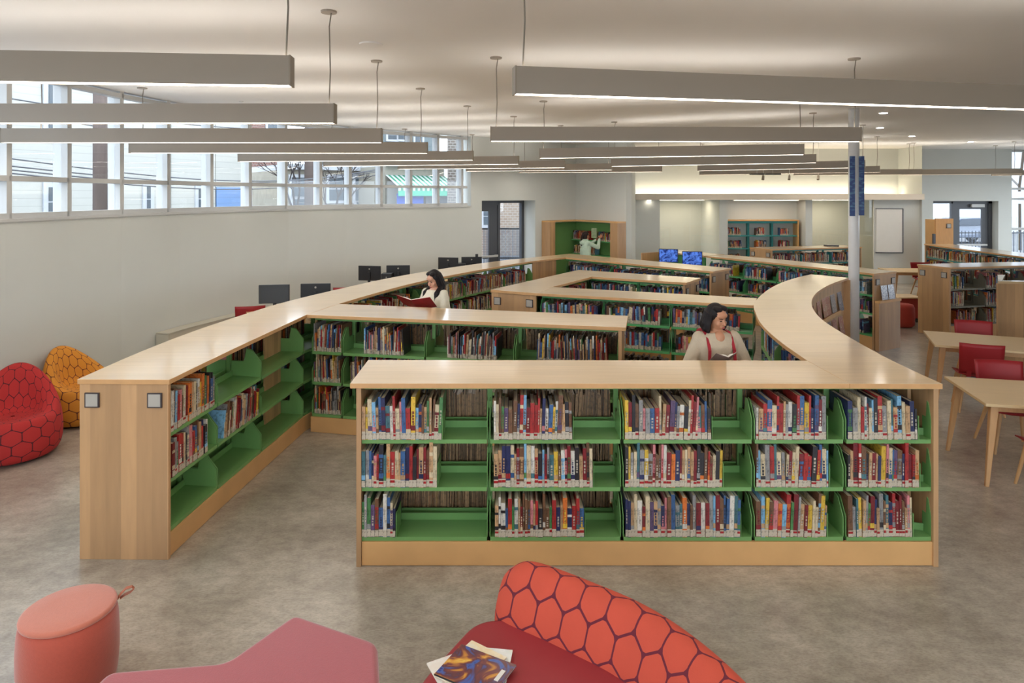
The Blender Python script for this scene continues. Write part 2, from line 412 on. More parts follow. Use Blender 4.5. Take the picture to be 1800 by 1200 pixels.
leaf = mesh('door_leaf', join(bx(.06,.16,.02,DZ-.1,.02,.07), bx(.62,.9,.02,DZ-.1,.02,.07), bx(.16,.62,.02,.3,.02,.07), bx(.16,.62,DZ-.28,DZ-.1,.02,.07)), M['dark'], o)
mesh('push_bar', join(bx(.12,.86,1.0,1.05,-.06,-.02), bx(.14,.18,1.0,1.05,-.03,.02), bx(.8,.84,1.0,1.05,-.03,.02)), M['mull'], leaf)
mesh('door_glass', bx(.16,.62,.3,DZ-.28,.04,.046), M['glass'], leaf)
mesh('door_closer', bx(.3,.85,DZ-.12,DZ-.03,-.06,0), M['dark'], o)
mesh('side_glass', bx(.98,DW-.09,.1,DZ-.07,.04,.046), M['glass'], o)
f2 = lambda t,z,d: (13.16+t, RY+.27+d, z)
DW = 2.04; DZ2 = 2.41
o, bx, join = door('door_2', f2, 'dark framed glass door with sidelight in the far right wall', DW, DZ2)
mesh('door_frame', join(bx(0,.05,0,DZ2,0,.1), bx(.75,.8,0,DZ2,0,.1), bx(DW-.12,DW,0,DZ2,0,.1), bx(0,DW,DZ2-.08,DZ2,0,.1), bx(.05,.75,0,.1,0,.1)), M['dark'], o)
leaf = mesh('door_leaf', join(bx(.8,1.02,.02,DZ2-.08,.02,.07), bx(1.72,1.92,.02,DZ2-.08,.02,.07), bx(1.02,1.72,.02,.3,.02,.07), bx(1.02,1.72,DZ2-.26,DZ2-.08,.02,.07)), M['dark'], o)
mesh('push_bar', join(bx(.9,1.85,1.0,1.05,-.06,-.02), bx(.92,.96,1.0,1.05,-.03,.02), bx(1.78,1.82,1.0,1.05,-.03,.02)), M['mull'], leaf)
mesh('door_glass', bx(1.02,1.72,.3,DZ2-.26,.04,.046), M['glass'], leaf)
mesh('door_closer', bx(1.35,1.75,DZ2-.2,DZ2-.1,-.08,0), M['mull'], o)
mesh('side_glass', bx(.05,.75,.1,DZ2-.08,.04,.046), M['glass'], o)

# ------------------------------------------------------------------ linear pendant lamps
FT, FH, FW = 3.31, .15, .085
def lamp(a, b, label, group, cords=(0.06, .94), joint=None):
    a = Vector((a[0],a[1],0)); b = Vector((b[0],b[1],0)); d = (b-a); Ln = d.length; d.normalize(); n = Vector((-d.y,d.x,0))
    o = root('pendant_light', label, 'pendant lamp', ((a.x+b.x)/2,(a.y+b.y)/2,FT-FH), group)
    z0, z1 = FT-FH, FT
    def bar(w, za, zb, e=0):
        p = a+d*e; q = b-d*e; h = n*w/2
        return [tuple(p-h+Vector((0,0,za))),tuple(q-h+Vector((0,0,za))),tuple(q+h+Vector((0,0,za))),tuple(p+h+Vector((0,0,za))),tuple(p-h+Vector((0,0,zb))),tuple(q-h+Vector((0,0,zb))),tuple(q+h+Vector((0,0,zb))),tuple(p+h+Vector((0,0,zb)))]
    hs = MB()
    for sg in (-1,1):
        p = a+n*sg*(FW/2-.003); q = b+n*sg*(FW/2-.003)
        hs.beam(tuple(p+Vector((0,0,(z0+z1)/2))), tuple(q+Vector((0,0,(z0+z1)/2))), .006, FH)
    hs.hexa(bar(FW-.012, (z0+z1)/2-.01, (z0+z1)/2+.01, .01))
    mesh('housing', hs, M['fixture'], o)
    for e, sgn in ((a,1),(b,-1)):
        p = e+d*sgn*.0; q = e+d*sgn*.008
        mesh('end_cap', MB().beam(tuple(p+Vector((0,0,(z0+z1)/2))), tuple(q+Vector((0,0,(z0+z1)/2))), FW+.004, FH+.004), M['fixcap'], o)
    mesh('diffuser', MB().hexa(bar(FW-.014, z0+.002, z0+.012, .01)), M['lampdn'], o)
    mesh('uplight', MB().hexa(bar(FW-.014, z1-.02, z1-.012, .01)), M['lampup'], o)
    for t in cords:
        p = a+d*Ln*t
        c = mesh('cord', MB().tube([tuple(p+Vector((.0,0,z1-.02))), tuple(p+Vector((.012,0,z1+.25))), tuple(p+Vector((.004,0,CEIL-.12))), tuple(p+Vector((.02,0,CEIL-.01)))], .005, 6), M['cable'], o)
        mesh('ceiling_cup', MB().tube([tuple(p+Vector((.0,0,CEIL))), tuple(p+Vector((0,0,CEIL-.015))), tuple(p+Vector((0,0,CEIL-.016)))], [.062,.06,.02], 16), M['fixture'], o)
    return o
def LP(x, y): return P(x, y, FT)
def clampwall(p, m=.25):
    """pull a point toward the camera along its ray until it is inside the left wall"""
    q = Vector(p)
    for i in range(200):
        ok = True
        for j in range(len(WL)-1):
            a0 = Vector(WL[j]); b0 = Vector(WL[j+1]); t = (b0-a0).normalized(); n = Vector((-t.y,t.x))
            if (q-a0).dot(n) > -m and -.3 < (q-a0).dot(t) < (b0-a0).length+.3: ok = False
        if ok and q.y > 15.2 and (q-Vector((-1,16.2))).dot(nrm) > -m: ok = False
        if ok: break
        q = q*.99
    return (q.x, q.y)
GL = 'linear pendant lamps over the left aisle'; GR = 'linear pendant lamps over the right bookcases'
lamp((-3.3,LP(0,90)[1]-.06), LP(514,100), 'long tan linear pendant, nearest of the left row, cut by the frame edge', GL, (.2,.985))
lamp((-4.9,LP(590,183)[1]), LP(590,183), 'long linear pendant second from the top in the left row', GL, (.1,.985))
lamp((-5.4,LP(672,226)[1]), LP(672,226), 'long linear pendant third from the top in the left row', GL, (.1,.985))
ords = ['fourth','fifth','sixth','seventh','eighth','ninth and farthest']
LE = [((229,253),(752,250)),((420,272),(832,265)),((570,282),(912,274)),((700,290),(993,282)),((820,294),(1076,287)),((912,300),(1164,291))]
for k, (l, r) in enumerate(LE):
    lamp(clampwall(LP(*l)), LP(*r), 'linear pendant %s from the top in the left row under the ribbon window' % ords[k], GL, (.04,.975))
ords = ['nearest','second nearest','third','fourth','fifth','sixth']
r1 = LP(1800,152)
lamp(LP(903,118), lerp(LP(903,118), r1, 1.25), 'wide tan linear pendant, nearest of the right row, cut by the right frame edge', GR, (.012,.9))
lamp((-5.0,1.35), (-1.1,1.45), 'added linear pendant over the near end of the left aisle, unseen above the frame', GL, (.1,.98))  # unseen lamp, added to light the fronts facing the camera
lamp((.3,1.7), (4.6,1.9), 'added linear pendant above the red sofa, unseen just out of frame overhead', GR, (.02,.98))  # also out of view, added for front light
lamp((.3,-.7), (4.6,-.6), 'added linear pendant, unseen, farthest behind the viewpoint over the right side', GR, (.02,.98))  # out of view as well, added to brighten the foreground
RE = [((862,223),(1511,224)),((949,261),(1413,253)),((1075,279),(1435,271)),((1227,289),(1521,281.5)),((1230,298),(1547,291.5))]
for k, (l, r) in enumerate(RE):
    lamp(LP(*l), LP(*r), 'linear pendant %s from the top in the right row' % ['second','third','fourth','fifth','sixth'][k], GR, (.015,.985))
lamp((8.0,18.9), (11.2,18.2), 'thin linear pendant ending before the cream wall corner, left of the far right pair', GR)
lamp((10.9,18.6), (13.6,17.75), 'linear pendant above the far right door, ending near the frame edge', GR)
lamp((13.9,19.3), (15.3,18.6), 'short visible linear pendant, lowest at the far right frame edge', GR)
# ceiling fittings
def disc(name, label, cat, x, y, r, m, group=None):
    p = P(x, y, CEIL)
    o = mesh(name, MB().tube([(0,0,0),(0,0,-.012),(0,0,-.014)], [r, r*.97, r*.7], 28), m, None)
    o.location = (p[0],p[1],CEIL); return tag(o, label, cat, group)
disc('ceiling_speaker', 'round white ceiling speaker grille between pendant cords, top centre left', 'speaker', 652, 77, .11, M['ceil'])
disc('sprinkler_cover', 'small round sprinkler cover on the ceiling near the ribbon window', 'sprinkler', 424, 178, .03, M['white'])
for x, y, l in ((1553,198,'nearest'),(1547,224,'second nearest'),(1603,239,'third'),(1706,249,'farthest')):
    p = P(x, y, CEIL); o = root('recessed_downlight', 'small recessed downlight in the right ceiling, %s of four' % l, 'downlight', (p[0],p[1],CEIL), 'recessed downlights')
    mesh('trim_ring', MB().tube([(p[0],p[1],CEIL),(p[0],p[1],CEIL-.008)], [.085,.08], 24), M['white'], o)
    mesh('lamp_lens', MB().tube([(p[0],p[1],CEIL-.009),(p[0],p[1],CEIL-.012)], [.062,.062], 24), emit_mat('downlight_lens', (1,.93,.84), 45), o)
# slot diffusers and track spots near the cove
for i, (x0, x1) in enumerate(((1320,1344),(1347,1373))):
    z = 3.1; Y = F_PX*(EYE-z)/(307-HOR); X0 = (x0-900)/F_PX*Y; X1 = (x1-900)/F_PX*Y
    o = mesh('slot_diffuser', MB().box((X0,Y,z),(X1,Y+.1,z+.03)), M['black']); tag(o, 'black slot air diffuser, %s of the pair before the cream cove' % ('left','right')[i], 'diffuser')
    o2 = mesh('hanger_rod', MB().tube([((X0+X1)/2,Y+.05,z+.03),((X0+X1)/2,Y+.05,CEIL)] and [((X0+X1)/2,Y+.05,z+.03),((X0+X1)/2,Y+.05,CEIL)], .004, 6), M['white'], o)
for i, x in enumerate((1341,1387,1438)):
    z = 3.05; Y = 17.2; X = (x-900)/F_PX*Y
    o = root('track_spotlight', 'small grey spotlight hanging before the cream cove, %s of three' % ('left','middle','right')[i], 'spotlight', (X,Y,z), 'cove spotlights')
    mesh('spot_head', MB().tube([(X,Y,z-.05),(X+.03,Y+.05,z+.05)], [.035,.03], 12), M['fixcap'], o)
    mesh('stem', MB().tube([(X+.03,Y+.05,z+.05),(X+.03,Y+.05,CEIL)], .006, 6), M['white'], o)
# ------------------------------------------------------------------ books
PAL = [('red',(164,44,42)),('dark red',(120,28,34)),('navy',(38,44,84)),('blue',(58,94,140)),('light blue',(122,172,204)),('yellow',(214,176,62)),('orange',(206,110,48)),
       ('white',(210,204,192)),('cream',(204,186,152)),('grey',(142,140,138)),('black',(42,38,42)),('brown',(110,76,52)),('green',(70,120,70)),('teal',(66,108,116)),('purple',(92,72,104)),('tan',(186,148,108)),('pink',(206,128,130))]
WT_PICT = [6,5,5,5,4,3,3,6,9,8,6,8,3,3,3,10,2]
WT_FIC = [5,2,9,11,7,3,1,6,3,7,8,2,2,6,5,1,2]
WT_RED = [9,6,4,5,2,4,4,8,8,4,5,5,3,2,1,6,2]
def pick(w, r): return r.choices(PAL, w)[0]
def jit(c, r, a=.18):
    k = 1+r.uniform(-a, a); l = lin(c); return tuple(min(.9, max(.004, v*k)) for v in l)
LBL = lin((196,184,164)); TAPE = lin((170,30,34)); PG = lin((150,118,86))  # PG: page tone darkened to carry the shade inside the cases
STUFF = MB()
def stuff_book(T, x, t, h, d, rec, c, c2, lean, lab=.05, simple=True):
    """T maps local (x along shelf, y inward, z up) to world"""
    s = lean
    def q(a, b, z): return T(x+a+s*z, rec+b, z)
    o = len(STUFF.v)
    zs = [0, lab, lab+.004+(h-lab)*.45, h] if lab else [0, .02, h*.5, h]
    for z in zs: STUFF.v += [q(0,0,z), q(t,0,z)]
    STUFF.v += [q(0,d,0), q(t,d,0), q(t,d,h), q(0,d,h)]
    STUFF.face((o,o+1,o+3,o+2), LBL if lab else c); STUFF.face((o+2,o+3,o+5,o+4), c2); STUFF.face((o+4,o+5,o+7,o+6), c)
    STUFF.face((o,o+6,o+11,o+8), c); STUFF.face((o+1,o+9,o+10,o+7), c)
    pk = .45+1.0*((int(x*7919+h*9973) % 17)/17); pg = tuple(v*pk for v in PG)
    STUFF.face((o+6,o+7,o+10,o+11), pg); STUFF.face((o+9,o+8,o+11,o+10), pg)
def fill(T, x0, x1, kind='pict', hmax=.3, depth=.24, seed=0, lab=True, leanall=0):
    r = random.Random(seed); x = x0; lean = leanall
    while x < x1-.008:
        if kind == 'pict': t = r.uniform(.007,.018); h = r.uniform(.2,hmax); w = WT_PICT
        elif kind == 'red': t = r.uniform(.008,.022); h = r.uniform(.18,hmax); w = WT_RED
        else: t = r.uniform(.014,.034); h = r.uniform(.175,min(.23,hmax)); w = WT_FIC
        t = min(t, x1-x)
        c = jit(pick(w, r)[1], r); c2 = jit(pick(w, r)[1], r) if r.random() < .4 else c
        if r.random() < .08: lean = leanall+r.uniform(-.06,.06)
        stuff_book(T, x, t-.0012, h, min(depth, h*.85 if kind != 'pict' else depth)*r.uniform(.85,1), r.uniform(0,.025), c, c2, lean, (r.uniform(.035,.055) if lab else 0))
        x += t
GROUPB = {}
nbook = 0
ORD = ['first','second','third','fourth','fifth','sixth','seventh','eighth','ninth','tenth','eleventh','twelfth','thirteenth','fourteenth','fifteenth','sixteenth','seventeenth','eighteenth','nineteenth']
TENS = {2:'twent',3:'thirt',4:'fort'}
def ordw(n):
    if n <= 19: return ORD[n-1]
    t, u_ = divmod(n, 10)
    return TENS[t]+'ieth' if u_ == 0 else TENS[t]+'y-'+ORD[u_-1]
def real_book(T, ang, x, t, h, d, rec, cn, c, c2, lean, label, group, r):
    """an individual book: covers (root mesh), page block and spine label as children"""
    global nbook; nbook += 1
    th = .0018
    mb = MB(); w = t
    # spine in segments so the title block reads
    z = [0, h*.22, h*.34, h*.7, h*.78, h]; cc = [c, c2, c, c2 if r.random() < .3 else c, c]
    for i in range(5): mb.box((0,0,z[i]),(w,th,z[i+1]), cc[i])
    if r.random() < .6:   # title strokes
        z1 = h*.36
        while z1 < h*.68:
            l = r.uniform(.006,.02); mb.box((w*.3,-.0006,z1),(w*.7,0,z1+l), c2 if c2 != c else LBL); z1 += l+r.uniform(.004,.01)
    mb.box((0,th,0),(th,d,h), c); mb.box((w-th,th,0),(w,d,h), c)
    o = mesh('picture_book', mb, M['book'], None, local=True)
    p = T(x, rec, 0); o.location = p; o.rotation_euler = (0, lean, ang)
    tag(o, label, 'book', group)
    pg = mesh('page_block', MB().box((th,th+.001,.002),(max(w-th,th+.001),d-.004,h-.004)), M['page'], o, local=True)
    lh = r.uniform(.045,.06)
    lb = MB().box((-.0005,-.0012,.004),(w+.0005,-.0002,lh), LBL)
    if r.random() < .3: lb.box((0,-.0018,lh*.55),(w,-.0011,lh*.85), TAPE)
    mesh('spine_label', lb, M['book'], o, local=True)
    return o
def real_fill(T, ang, x0, x1, where, group, seed, avg=.0275, hr=(.2,.31), sm=False):
    r = random.Random(seed); x = x0; k = 0; lean = 0
    while x < x1-.012:
        k += 1; t = r.uniform(avg*.6, avg*1.4); t = min(t, x1-x)
        if x1-(x+t) < .012: t = x1-x
        h = r.uniform(*hr); cn, rgb = pick(WT_PICT, r)
        c = jit(rgb, r, .12); c2 = jit(pick(WT_PICT, r)[1], r) if r.random() < .6 else c
        if r.random() < .1: lean = r.uniform(-.03,.05)
        size = 'tall' if h > .28 else ('short' if h < .225 else 'medium')
        real_book(T, ang, x, t-.0015, h, r.uniform(.22,.27), r.uniform(0,.013), cn, c, c2, lean,
                  '%s %s picture book, %s %s' % (size, cn, ordw(k), where), group, r)
        x += t

# ------------------------------------------------------------------ bookcases
NSIGN = 0
def bookcase(label, F, B, topF=None, topB=None, ends=(1,1), sides='FB', h=1.29, levels=(.2,.55,.885), shm='green', th=.036,
             lip=.028, kick=None, group=None, fillers=(), inset=.035, backpanel=None, gap=.0):
    """double sided case. F, B: bay corner points of the front and rear long edges, same count."""
    n = len(F)-1
    cx = sum(p[0] for p in F+B)/(2*len(F)); cy = sum(p[1] for p in F+B)/(2*len(F))
    o = root('bookcase', label, 'bookcase', (cx,cy,0), group)
    tF = topF or F; tB = topB or B
    poly = list(tF)+list(tB)[::-1]
    wt = mesh('worktop', MB().prism(poly, h-th, h), [M['top'], M['edge']], o, bevel=.003)
    for k_, p_ in enumerate(wt.data.polygons):
        if k_ > 1: p_.material_index = 1
    G = M[shm]; kz = levels[0]-.03 if kick is None else kick
    Mid = [lerp(F[i],B[i],.5) for i in range(n+1)]
    for i in range(n):
        for sd in sides:
            E = F if sd == 'F' else B
            a, b = Vector(E[i]), Vector(E[i+1]); ma, mb_ = Vector(Mid[i]), Vector(Mid[i+1])
            va = (ma-a); vb = (mb_-b); va.normalize(); vb.normalize()
            a1 = a+va*inset; b1 = b+vb*inset
            # kick board
            eu = (b1-a1).normalized(); ka = eu*(.044 if i == 0 and ends[0] else 0); kb = eu*(.044 if i == n-1 and ends[1] else 0)
            mesh('kick_board', MB().prism([tuple(a1+ka-va*.01),tuple(b1-kb-vb*.01),tuple(b1-kb+vb*.012),tuple(a1+ka+va*.012)], .004, kz), M['wood'], o)
            mid = MB().prism([tuple(a1+ka+va*.09),tuple(b1-kb+vb*.09),tuple(b1-kb+vb*.095),tuple(a1+ka+va*.095)], h-th-.04, h-th)
            mesh('canopy_rail', mid, G, o)
            if (sd, i) in fillers:
                mesh('corner_filler', MB().prism([tuple(a1),tuple(b1),tuple(b1+vb*.02),tuple(a1+va*.02)], kz, h-th), M['panel'], o); continue
            e = (b1-a1).normalized()*.012
            for z in levels:
                s = MB().prism([tuple(a1+e),tuple(b1-e),tuple(mb_-vb*.04-e),tuple(ma-va*.04+e)], z-lip, z)
                s.prism([tuple(ma-va*.045+e),tuple(mb_-vb*.045-e),tuple(mb_-vb*.035-e),tuple(ma-va*.035+e)], z, z+.05)
                sh = mesh('shelf', s, G, o)
                # wing brackets at both ends
                for q0, q1, vv, ee in ((a1,ma,va,e*(.8 if i or not ends[0] else 4.2)),(b1,mb_,vb,-e*(.8 if i < n-1 or not ends[1] else 4.2))):
                    p0 = q0+ee+vv*.004; p1 = q1-vv*.03+ee; m1 = lerp(tuple(p0),tuple(p1),.3); m2 = lerp(tuple(p0),tuple(p1),.48); m3 = lerp(tuple(p0),tuple(p1),.56); t_ = ee.normalized()*.0025
                    pts = [(p0.x,p0.y,z),(p1.x,p1.y,z),(p1.x,p1.y,z+.14),(m3[0],m3[1],z+.14),(m2[0],m2[1],z+.26),(m1[0],m1[1],z+.25),(p0.x,p0.y,z+.14)]
                    br = MB(); br.add([(x-t_.x,y-t_.y,w) for x,y,w in pts]+[(x+t_.x,y+t_.y,w) for x,y,w in pts],
                        [(6,5,4,3,2,1,0),(7,8,9,10,11,12,13)]+[(k,(k+1)%7,7+(k+1)%7,7+k) for k in range(7)])
                    mesh('shelf_bracket', br, G, sh)
    for i in range(1, n):
        m_ = Vector(Mid[i]); d = (Vector(Mid[i+1])-Vector(Mid[i-1])).normalized()*.018; nn = Vector((-d.y,d.x))
        mesh('upright_post', MB().prism([tuple(m_-d-nn),tuple(m_+d-nn),tuple(m_+d+nn),tuple(m_-d+nn)], .1, h-th), G, o)
    for k, idx in ((0,0),(1,n)):
        if not ends[k]: continue
        a, b = Vector(F[idx]), Vector(B[idx]); j = 1 if idx == 0 else n-1
        al = (Vector(Mid[j])-Vector(Mid[idx])).normalized(); w = (b-a).normalized()
        a1 = a+w*.012+al*.008; b1 = b-w*.012+al*.008
        mesh('end_panel', MB().prism([tuple(a1),tuple(b1),tuple(b1+al*.034),tuple(a1+al*.034)], 0, h-th), M['panel'], o, bevel=.002)
        if ends[k] == 2:
            out_ = -al
            for c in (.095, (b1-a1).length-.095):
                p = a1+w*c; q = .052; pp = [tuple(p-w*q),tuple(p+w*q),tuple(p+w*q+out_*.012),tuple(p-w*q+out_*.012)]
                fr = mesh('sign_holder', MB().prism(pp, h-th-.165, h-th-.06), M['signf'], o)
                q = .043; pp = [tuple(p-w*q+out_*.0125),tuple(p+w*q+out_*.0125),tuple(p+w*q+out_*.014),tuple(p-w*q+out_*.014)]
                mesh('sign_insert', MB().prism(pp, h-th-.157, h-th-.068), M['sign'], fr)
    o['_'] = 0; del o['_']
    return o
def bayT(E, Mid_, i, z, inset=.045, rev=False):
    """local frame of one bay side: returns T(x,y,z)->world, angle, width. x runs left->right seen from that side"""
    a, b = Vector(E[i]), Vector(E[i+1])
    if rev: a, b = b, a
    uu = (b-a); Wd = uu.length; uu.normalize(); v = Vector((-uu.y, uu.x))
    m_ = (Vector(Mid_[i])+Vector(Mid_[i+1]))/2
    if (m_-a).dot(v) < 0: v = -v
    org = a+v*inset
    def T(x, y, zz): return (org.x+uu.x*x+v.x*y, org.y+uu.y*x+v.y*y, z+.001+zz)
    return T, atan2(uu.y, uu.x), Wd
def mids(F, B): return [lerp(F[i],B[i],.5) for i in range(len(F))]
def auto_fill(F, B, side, levels, kind, seed, cover=(.6,.97), skip=(), hmax=.28, depth=.24, top=1.254, lab=True):
    r = random.Random(seed); Md = mids(F,B); E = F if side == 'F' else B
    for i in range(len(F)-1):
        for k, z in enumerate(levels):
            if (i,k) in skip: continue
            T, ang, Wd = bayT(E, Md, i, z, rev=(side == 'B'))
            nxt = levels[k+1]-.03 if k+1 < len(levels) else top-.02
            hm = min(hmax, nxt-z-.02)
            w = Wd-.05; c = r.uniform(*cover); x0 = .025
            dd = min(depth, (Vector(E[i])-Vector(Md[i])).length-.09)
            if r.random() < .25: x0 += w*(1-c)*.5
            fill(T, x0, x0+w*c, kind, hm, dd, r.random(), lab)

def bookend(T, x, parent=None, m='green'): pass

LV = (.20,.55,.885); LV2 = (.25,.64,.96); LV3 = (.25,.61,.92)
# --- front case
FX = [-1.10,-.165,.775,1.70,2.345,2.965]
FF = [(x,4.655) for x in FX]; FBk = [(x,5.31) for x in FX[:4]]+[(2.2,5.31),(2.3,5.31)]
Ftop = [(-1.133,4.655),(2.36,4.65)]; Btop = [(-1.15,5.32),(2.35,5.30)]
front = bookcase('long maple topped green bookcase facing the camera, full of picture books', FF[:5]+[FF[5]], [(x,5.31) for x in FX[:4]]+[(2.345,5.31),(2.965,4.99)], Ftop, Btop, ends=(1,0), sides='F')
# end panel at its right end, following the slant of the curved case
mesh('end_panel', MB().prism([(2.955,4.665),(2.99,4.665),(3.01,5.28),(2.975,5.28)], 0, 1.254), M['panel'], front, bevel=.002)
# rear side shelves, only as far as the curved case starts
fb = [(x,5.31) for x in FX[:4]]+[(2.30,5.31)]; fm = [(x,4.98) for x in FX[:4]]+[(2.30,4.98)]
for i in range(4):
    a, b = Vector(fb[i]), Vector(fb[i+1])
    mesh('kick_board', MB().box((a.x,5.265,.004),(b.x,5.287,.17)), M['wood'], front)
    for z in LV:
        mesh('shelf', MB().box((a.x+.012,5.02,z-.028),(b.x-.012,5.275,z)).box((a.x+.012,5.015,z),(b.x-.012,5.025,z+.05)), M['green'], front)
def pxspan(i, Y, x0, x1):
    """pixel span -> local x inside bay i of the front case"""
    f = lambda px: (px-900)/F_PX*Y-FX[i]
    return f(x0), f(x1)
spans = {2: [(636,776),(868,1006),(1099,1250),(1330,1453),(1486,1613)],
         1: [(634,768),(868,1042),(1099,1270),(1330,1457),(1487,1616)],
         0: [(636,695),(870,1027),(1100,1301),(1328,1453),(1488,1604)]}
BAYN = ['leftmost bay','second bay','middle bay','fourth bay','rightmost bay']; ROWN = ['bottom shelf','middle shelf','top shelf']
Fm = mids(FF, [(x,5.31) for x in FX])
for row in (2,1,0):
    for i in range(5):
        T, ang, Wd = bayT(FF, Fm, i, LV[row], inset=.022)
        x0, x1 = pxspan(i, 4.68, *spans[row][i])
        x0 = max(x0, .02); x1 = min(x1, Wd-.02)
        real_fill(T, ang, x0, x1, 'from left, %s, %s, front bookcase' % (ROWN[row], BAYN[i]), 'picture books in the front bookcase', 100+row*10+i,
                  avg=.0245, hr=(.215,.318) if row else (.2,.305))
        # bookend plate
        e = MB().prism([T(x1+.004,.0,0)[:2],T(x1+.007,.0,0)[:2],T(x1+.007,.2,0)[:2],T(x1+.004,.2,0)[:2]], LV[row]+.001, LV[row]+.17)
        tag(mesh('bookend', e, M['green']), 'green steel bookend after the books on the %s, %s, front bookcase' % (ROWN[row], BAYN[i]), 'bookend', 'green bookends in the front bookcase')
for i in range(4):
    for k, z in enumerate(LV):
        Tb, ang, Wd = bayT(fb, fm, i, z, inset=.05, rev=True)
        fill(Tb, .03, Wd-.03, 'pict', .27, .2, 900+i*7+k)

# --- curved case and its display side
CR = [(3.005,4.645),(3.03,5.31),(3.13,6.18),(3.27,6.99),(3.45,7.6),(3.66,8.13),(3.91,8.63),(4.24,9.18),(4.71,9.83),(5.35,10.58)]
CL = [(2.35,5.3),(2.40,5.89),(2.47,6.4),(2.57,6.9),(2.71,7.4),(2.89,7.96),(3.14,8.5),(3.585,9.3),(4.05,10.0),(4.55,10.62),(4.95,11.03)]
def smooth_poly(p, k=4):
    out_ = []
    for i in range(len(p)-1):
        p0 = p[max(i-1,0)]; p1 = p[i]; p2 = p[i+1]; p3 = p[min(i+2,len(p)-1)]
        for j in range(k):
            t = j/k
            out_.append(tuple(.5*((2*p1[a])+(-p0[a]+p2[a])*t+(2*p0[a]-5*p1[a]+4*p2[a]-p3[a])*t*t+(-p0[a]+3*p1[a]-3*p2[a]+p3[a])*t**3) for a in range(2)))
    out_.append(p[-1]); return out_
CRs, CLs = smooth_poly(CR), smooth_poly(CL)
CLB = [(2.38,5.42),(2.49,6.42),(2.70,7.32),(3.06,8.28),(3.56,9.22),(4.2,10.18),(4.93,10.98)]
CMid = offs(CLB, -.62)
cur = bookcase('sweeping S-curved maple bookcase joining the right end of the front case', CLB, CMid, [(2.36,4.65)]+CLs, [CR[0]]+CRs, ends=(0,1), sides='F', levels=LV2, shm='green')
inn = offs(CRs, .06); inn2 = offs(CRs, .085)
pan = MB()
for i in range(2, len(CRs)-1): pan.prism([inn[i],inn[i+1],inn2[i+1],inn2[i]], 0, 1.254)
mesh('curved_back_panel', pan, stave_mat('maple_slats', (205,165,122), 'v', .055, .45), cur)
for z in (.80,.41):
    l = MB(); a_ = offs(CRs, -.01); b_ = offs(CRs, .06)
    for i in range(20, len(CRs)-3): l.prism([a_[i],a_[i+1],b_[i+1],b_[i]], z-.02, z); l.prism([a_[i],a_[i+1],offs(CRs,.005)[i+1],offs(CRs,.005)[i]], z, z+.035)
    mesh('display_ledge', l, M['wood'], cur)
auto_fill(CLB, CMid, 'F', LV2, 'fic', 31, (.8,.98), hmax=.26)
# --- left curved case
LI = [(-2.445,4.75),(-2.40,5.50),(-2.34,6.30),(-2.26,7.32),(-2.095,8.05),(-1.78,9.1),(-1.372,10.18),(-.767,11.35),(-.10,12.48),(.45,13.28),(1.128,14.03)]
LO = [(-3.11,4.76),(-3.125,5.6),(-3.08,6.45),(-2.95,7.4),(-2.78,8.25),(-2.43,9.3),(-1.97,10.5),(-1.33,11.72),(-.62,12.78),(-.08,13.5),(1.30,14.9)]
left = bookcase('long curved maple topped green bookcase sweeping along the left wall aisle', LI[:10]+[(.95,13.86)], LO[:10]+[(.55,14.15)], smooth_poly(LI[:4])[:-1]+smooth_poly(LI[3:]), smooth_poly(LO[:10])+[LO[10]], ends=(2,0), levels=LV, fillers=(('F',9),))
a_ = lerp(LI[2],LI[3],.62); b_ = LI[3]; a2_ = lerp(lerp(LI[2],LI[3],.62),lerp(LO[2],LO[3],.62),.42); b2_ = lerp(LI[3],LO[3],.42)
mesh('corner_filler', MB().prism([a2_,b2_,(b2_[0]-.02,b2_[1]),(a2_[0]-.02,a2_[1])], .17, 1.25), M['panel'], left)
# --- middle case, joins the left case
MF = [(-2.22,7.30),(-1.86,7.22),(-.93,7.035),(.02,6.84),(1.10,6.625)]; MBk = [(-2.07,7.98),(-1.72,7.90),(-.79,7.71),(.16,7.51),(1.235,7.255)]
mid_ = bookcase('maple topped green bookcase in the middle, joined to the left curved case', MF, MBk, [(-2.26,7.32),(1.131,6.615)], [(-2.095,8.05),(1.267,7.26)], ends=(0,1), levels=LV)
# --- far case closing the ring
NF = [(1.128,14.03),(1.9,13.17),(2.68,12.30),(3.43,11.46)]; NB = [(1.3,14.9),(2.38,13.70),(3.17,12.82),(3.92,11.98)]
far = bookcase('maple topped bookcase closing the far corner of the ring, red spines inside', NF, NB, [(1.128,14.03),(3.45,11.44)], [(1.3,14.9),(3.94,11.97)], ends=(0,2), levels=LV3, shm='green2')
# --- second long case behind
SF = [(4.19,14.3),(4.68,13.55),(5.10,12.88),(5.48,12.22),(5.78,11.66),(6.05,11.12)]; SB = [(4.74,14.66),(5.25,13.9),(5.68,13.22),(6.06,12.55),(6.36,11.98),(6.62,11.45)]
sec = bookcase('long maple topped green bookcase passing behind the white column', SF, SB, ends=(0,2), levels=LV3, shm='green2')
CFr = [(3.46,15.55),(4.19,14.3)]; CBk = [(4.02,15.9),(4.74,14.66)]
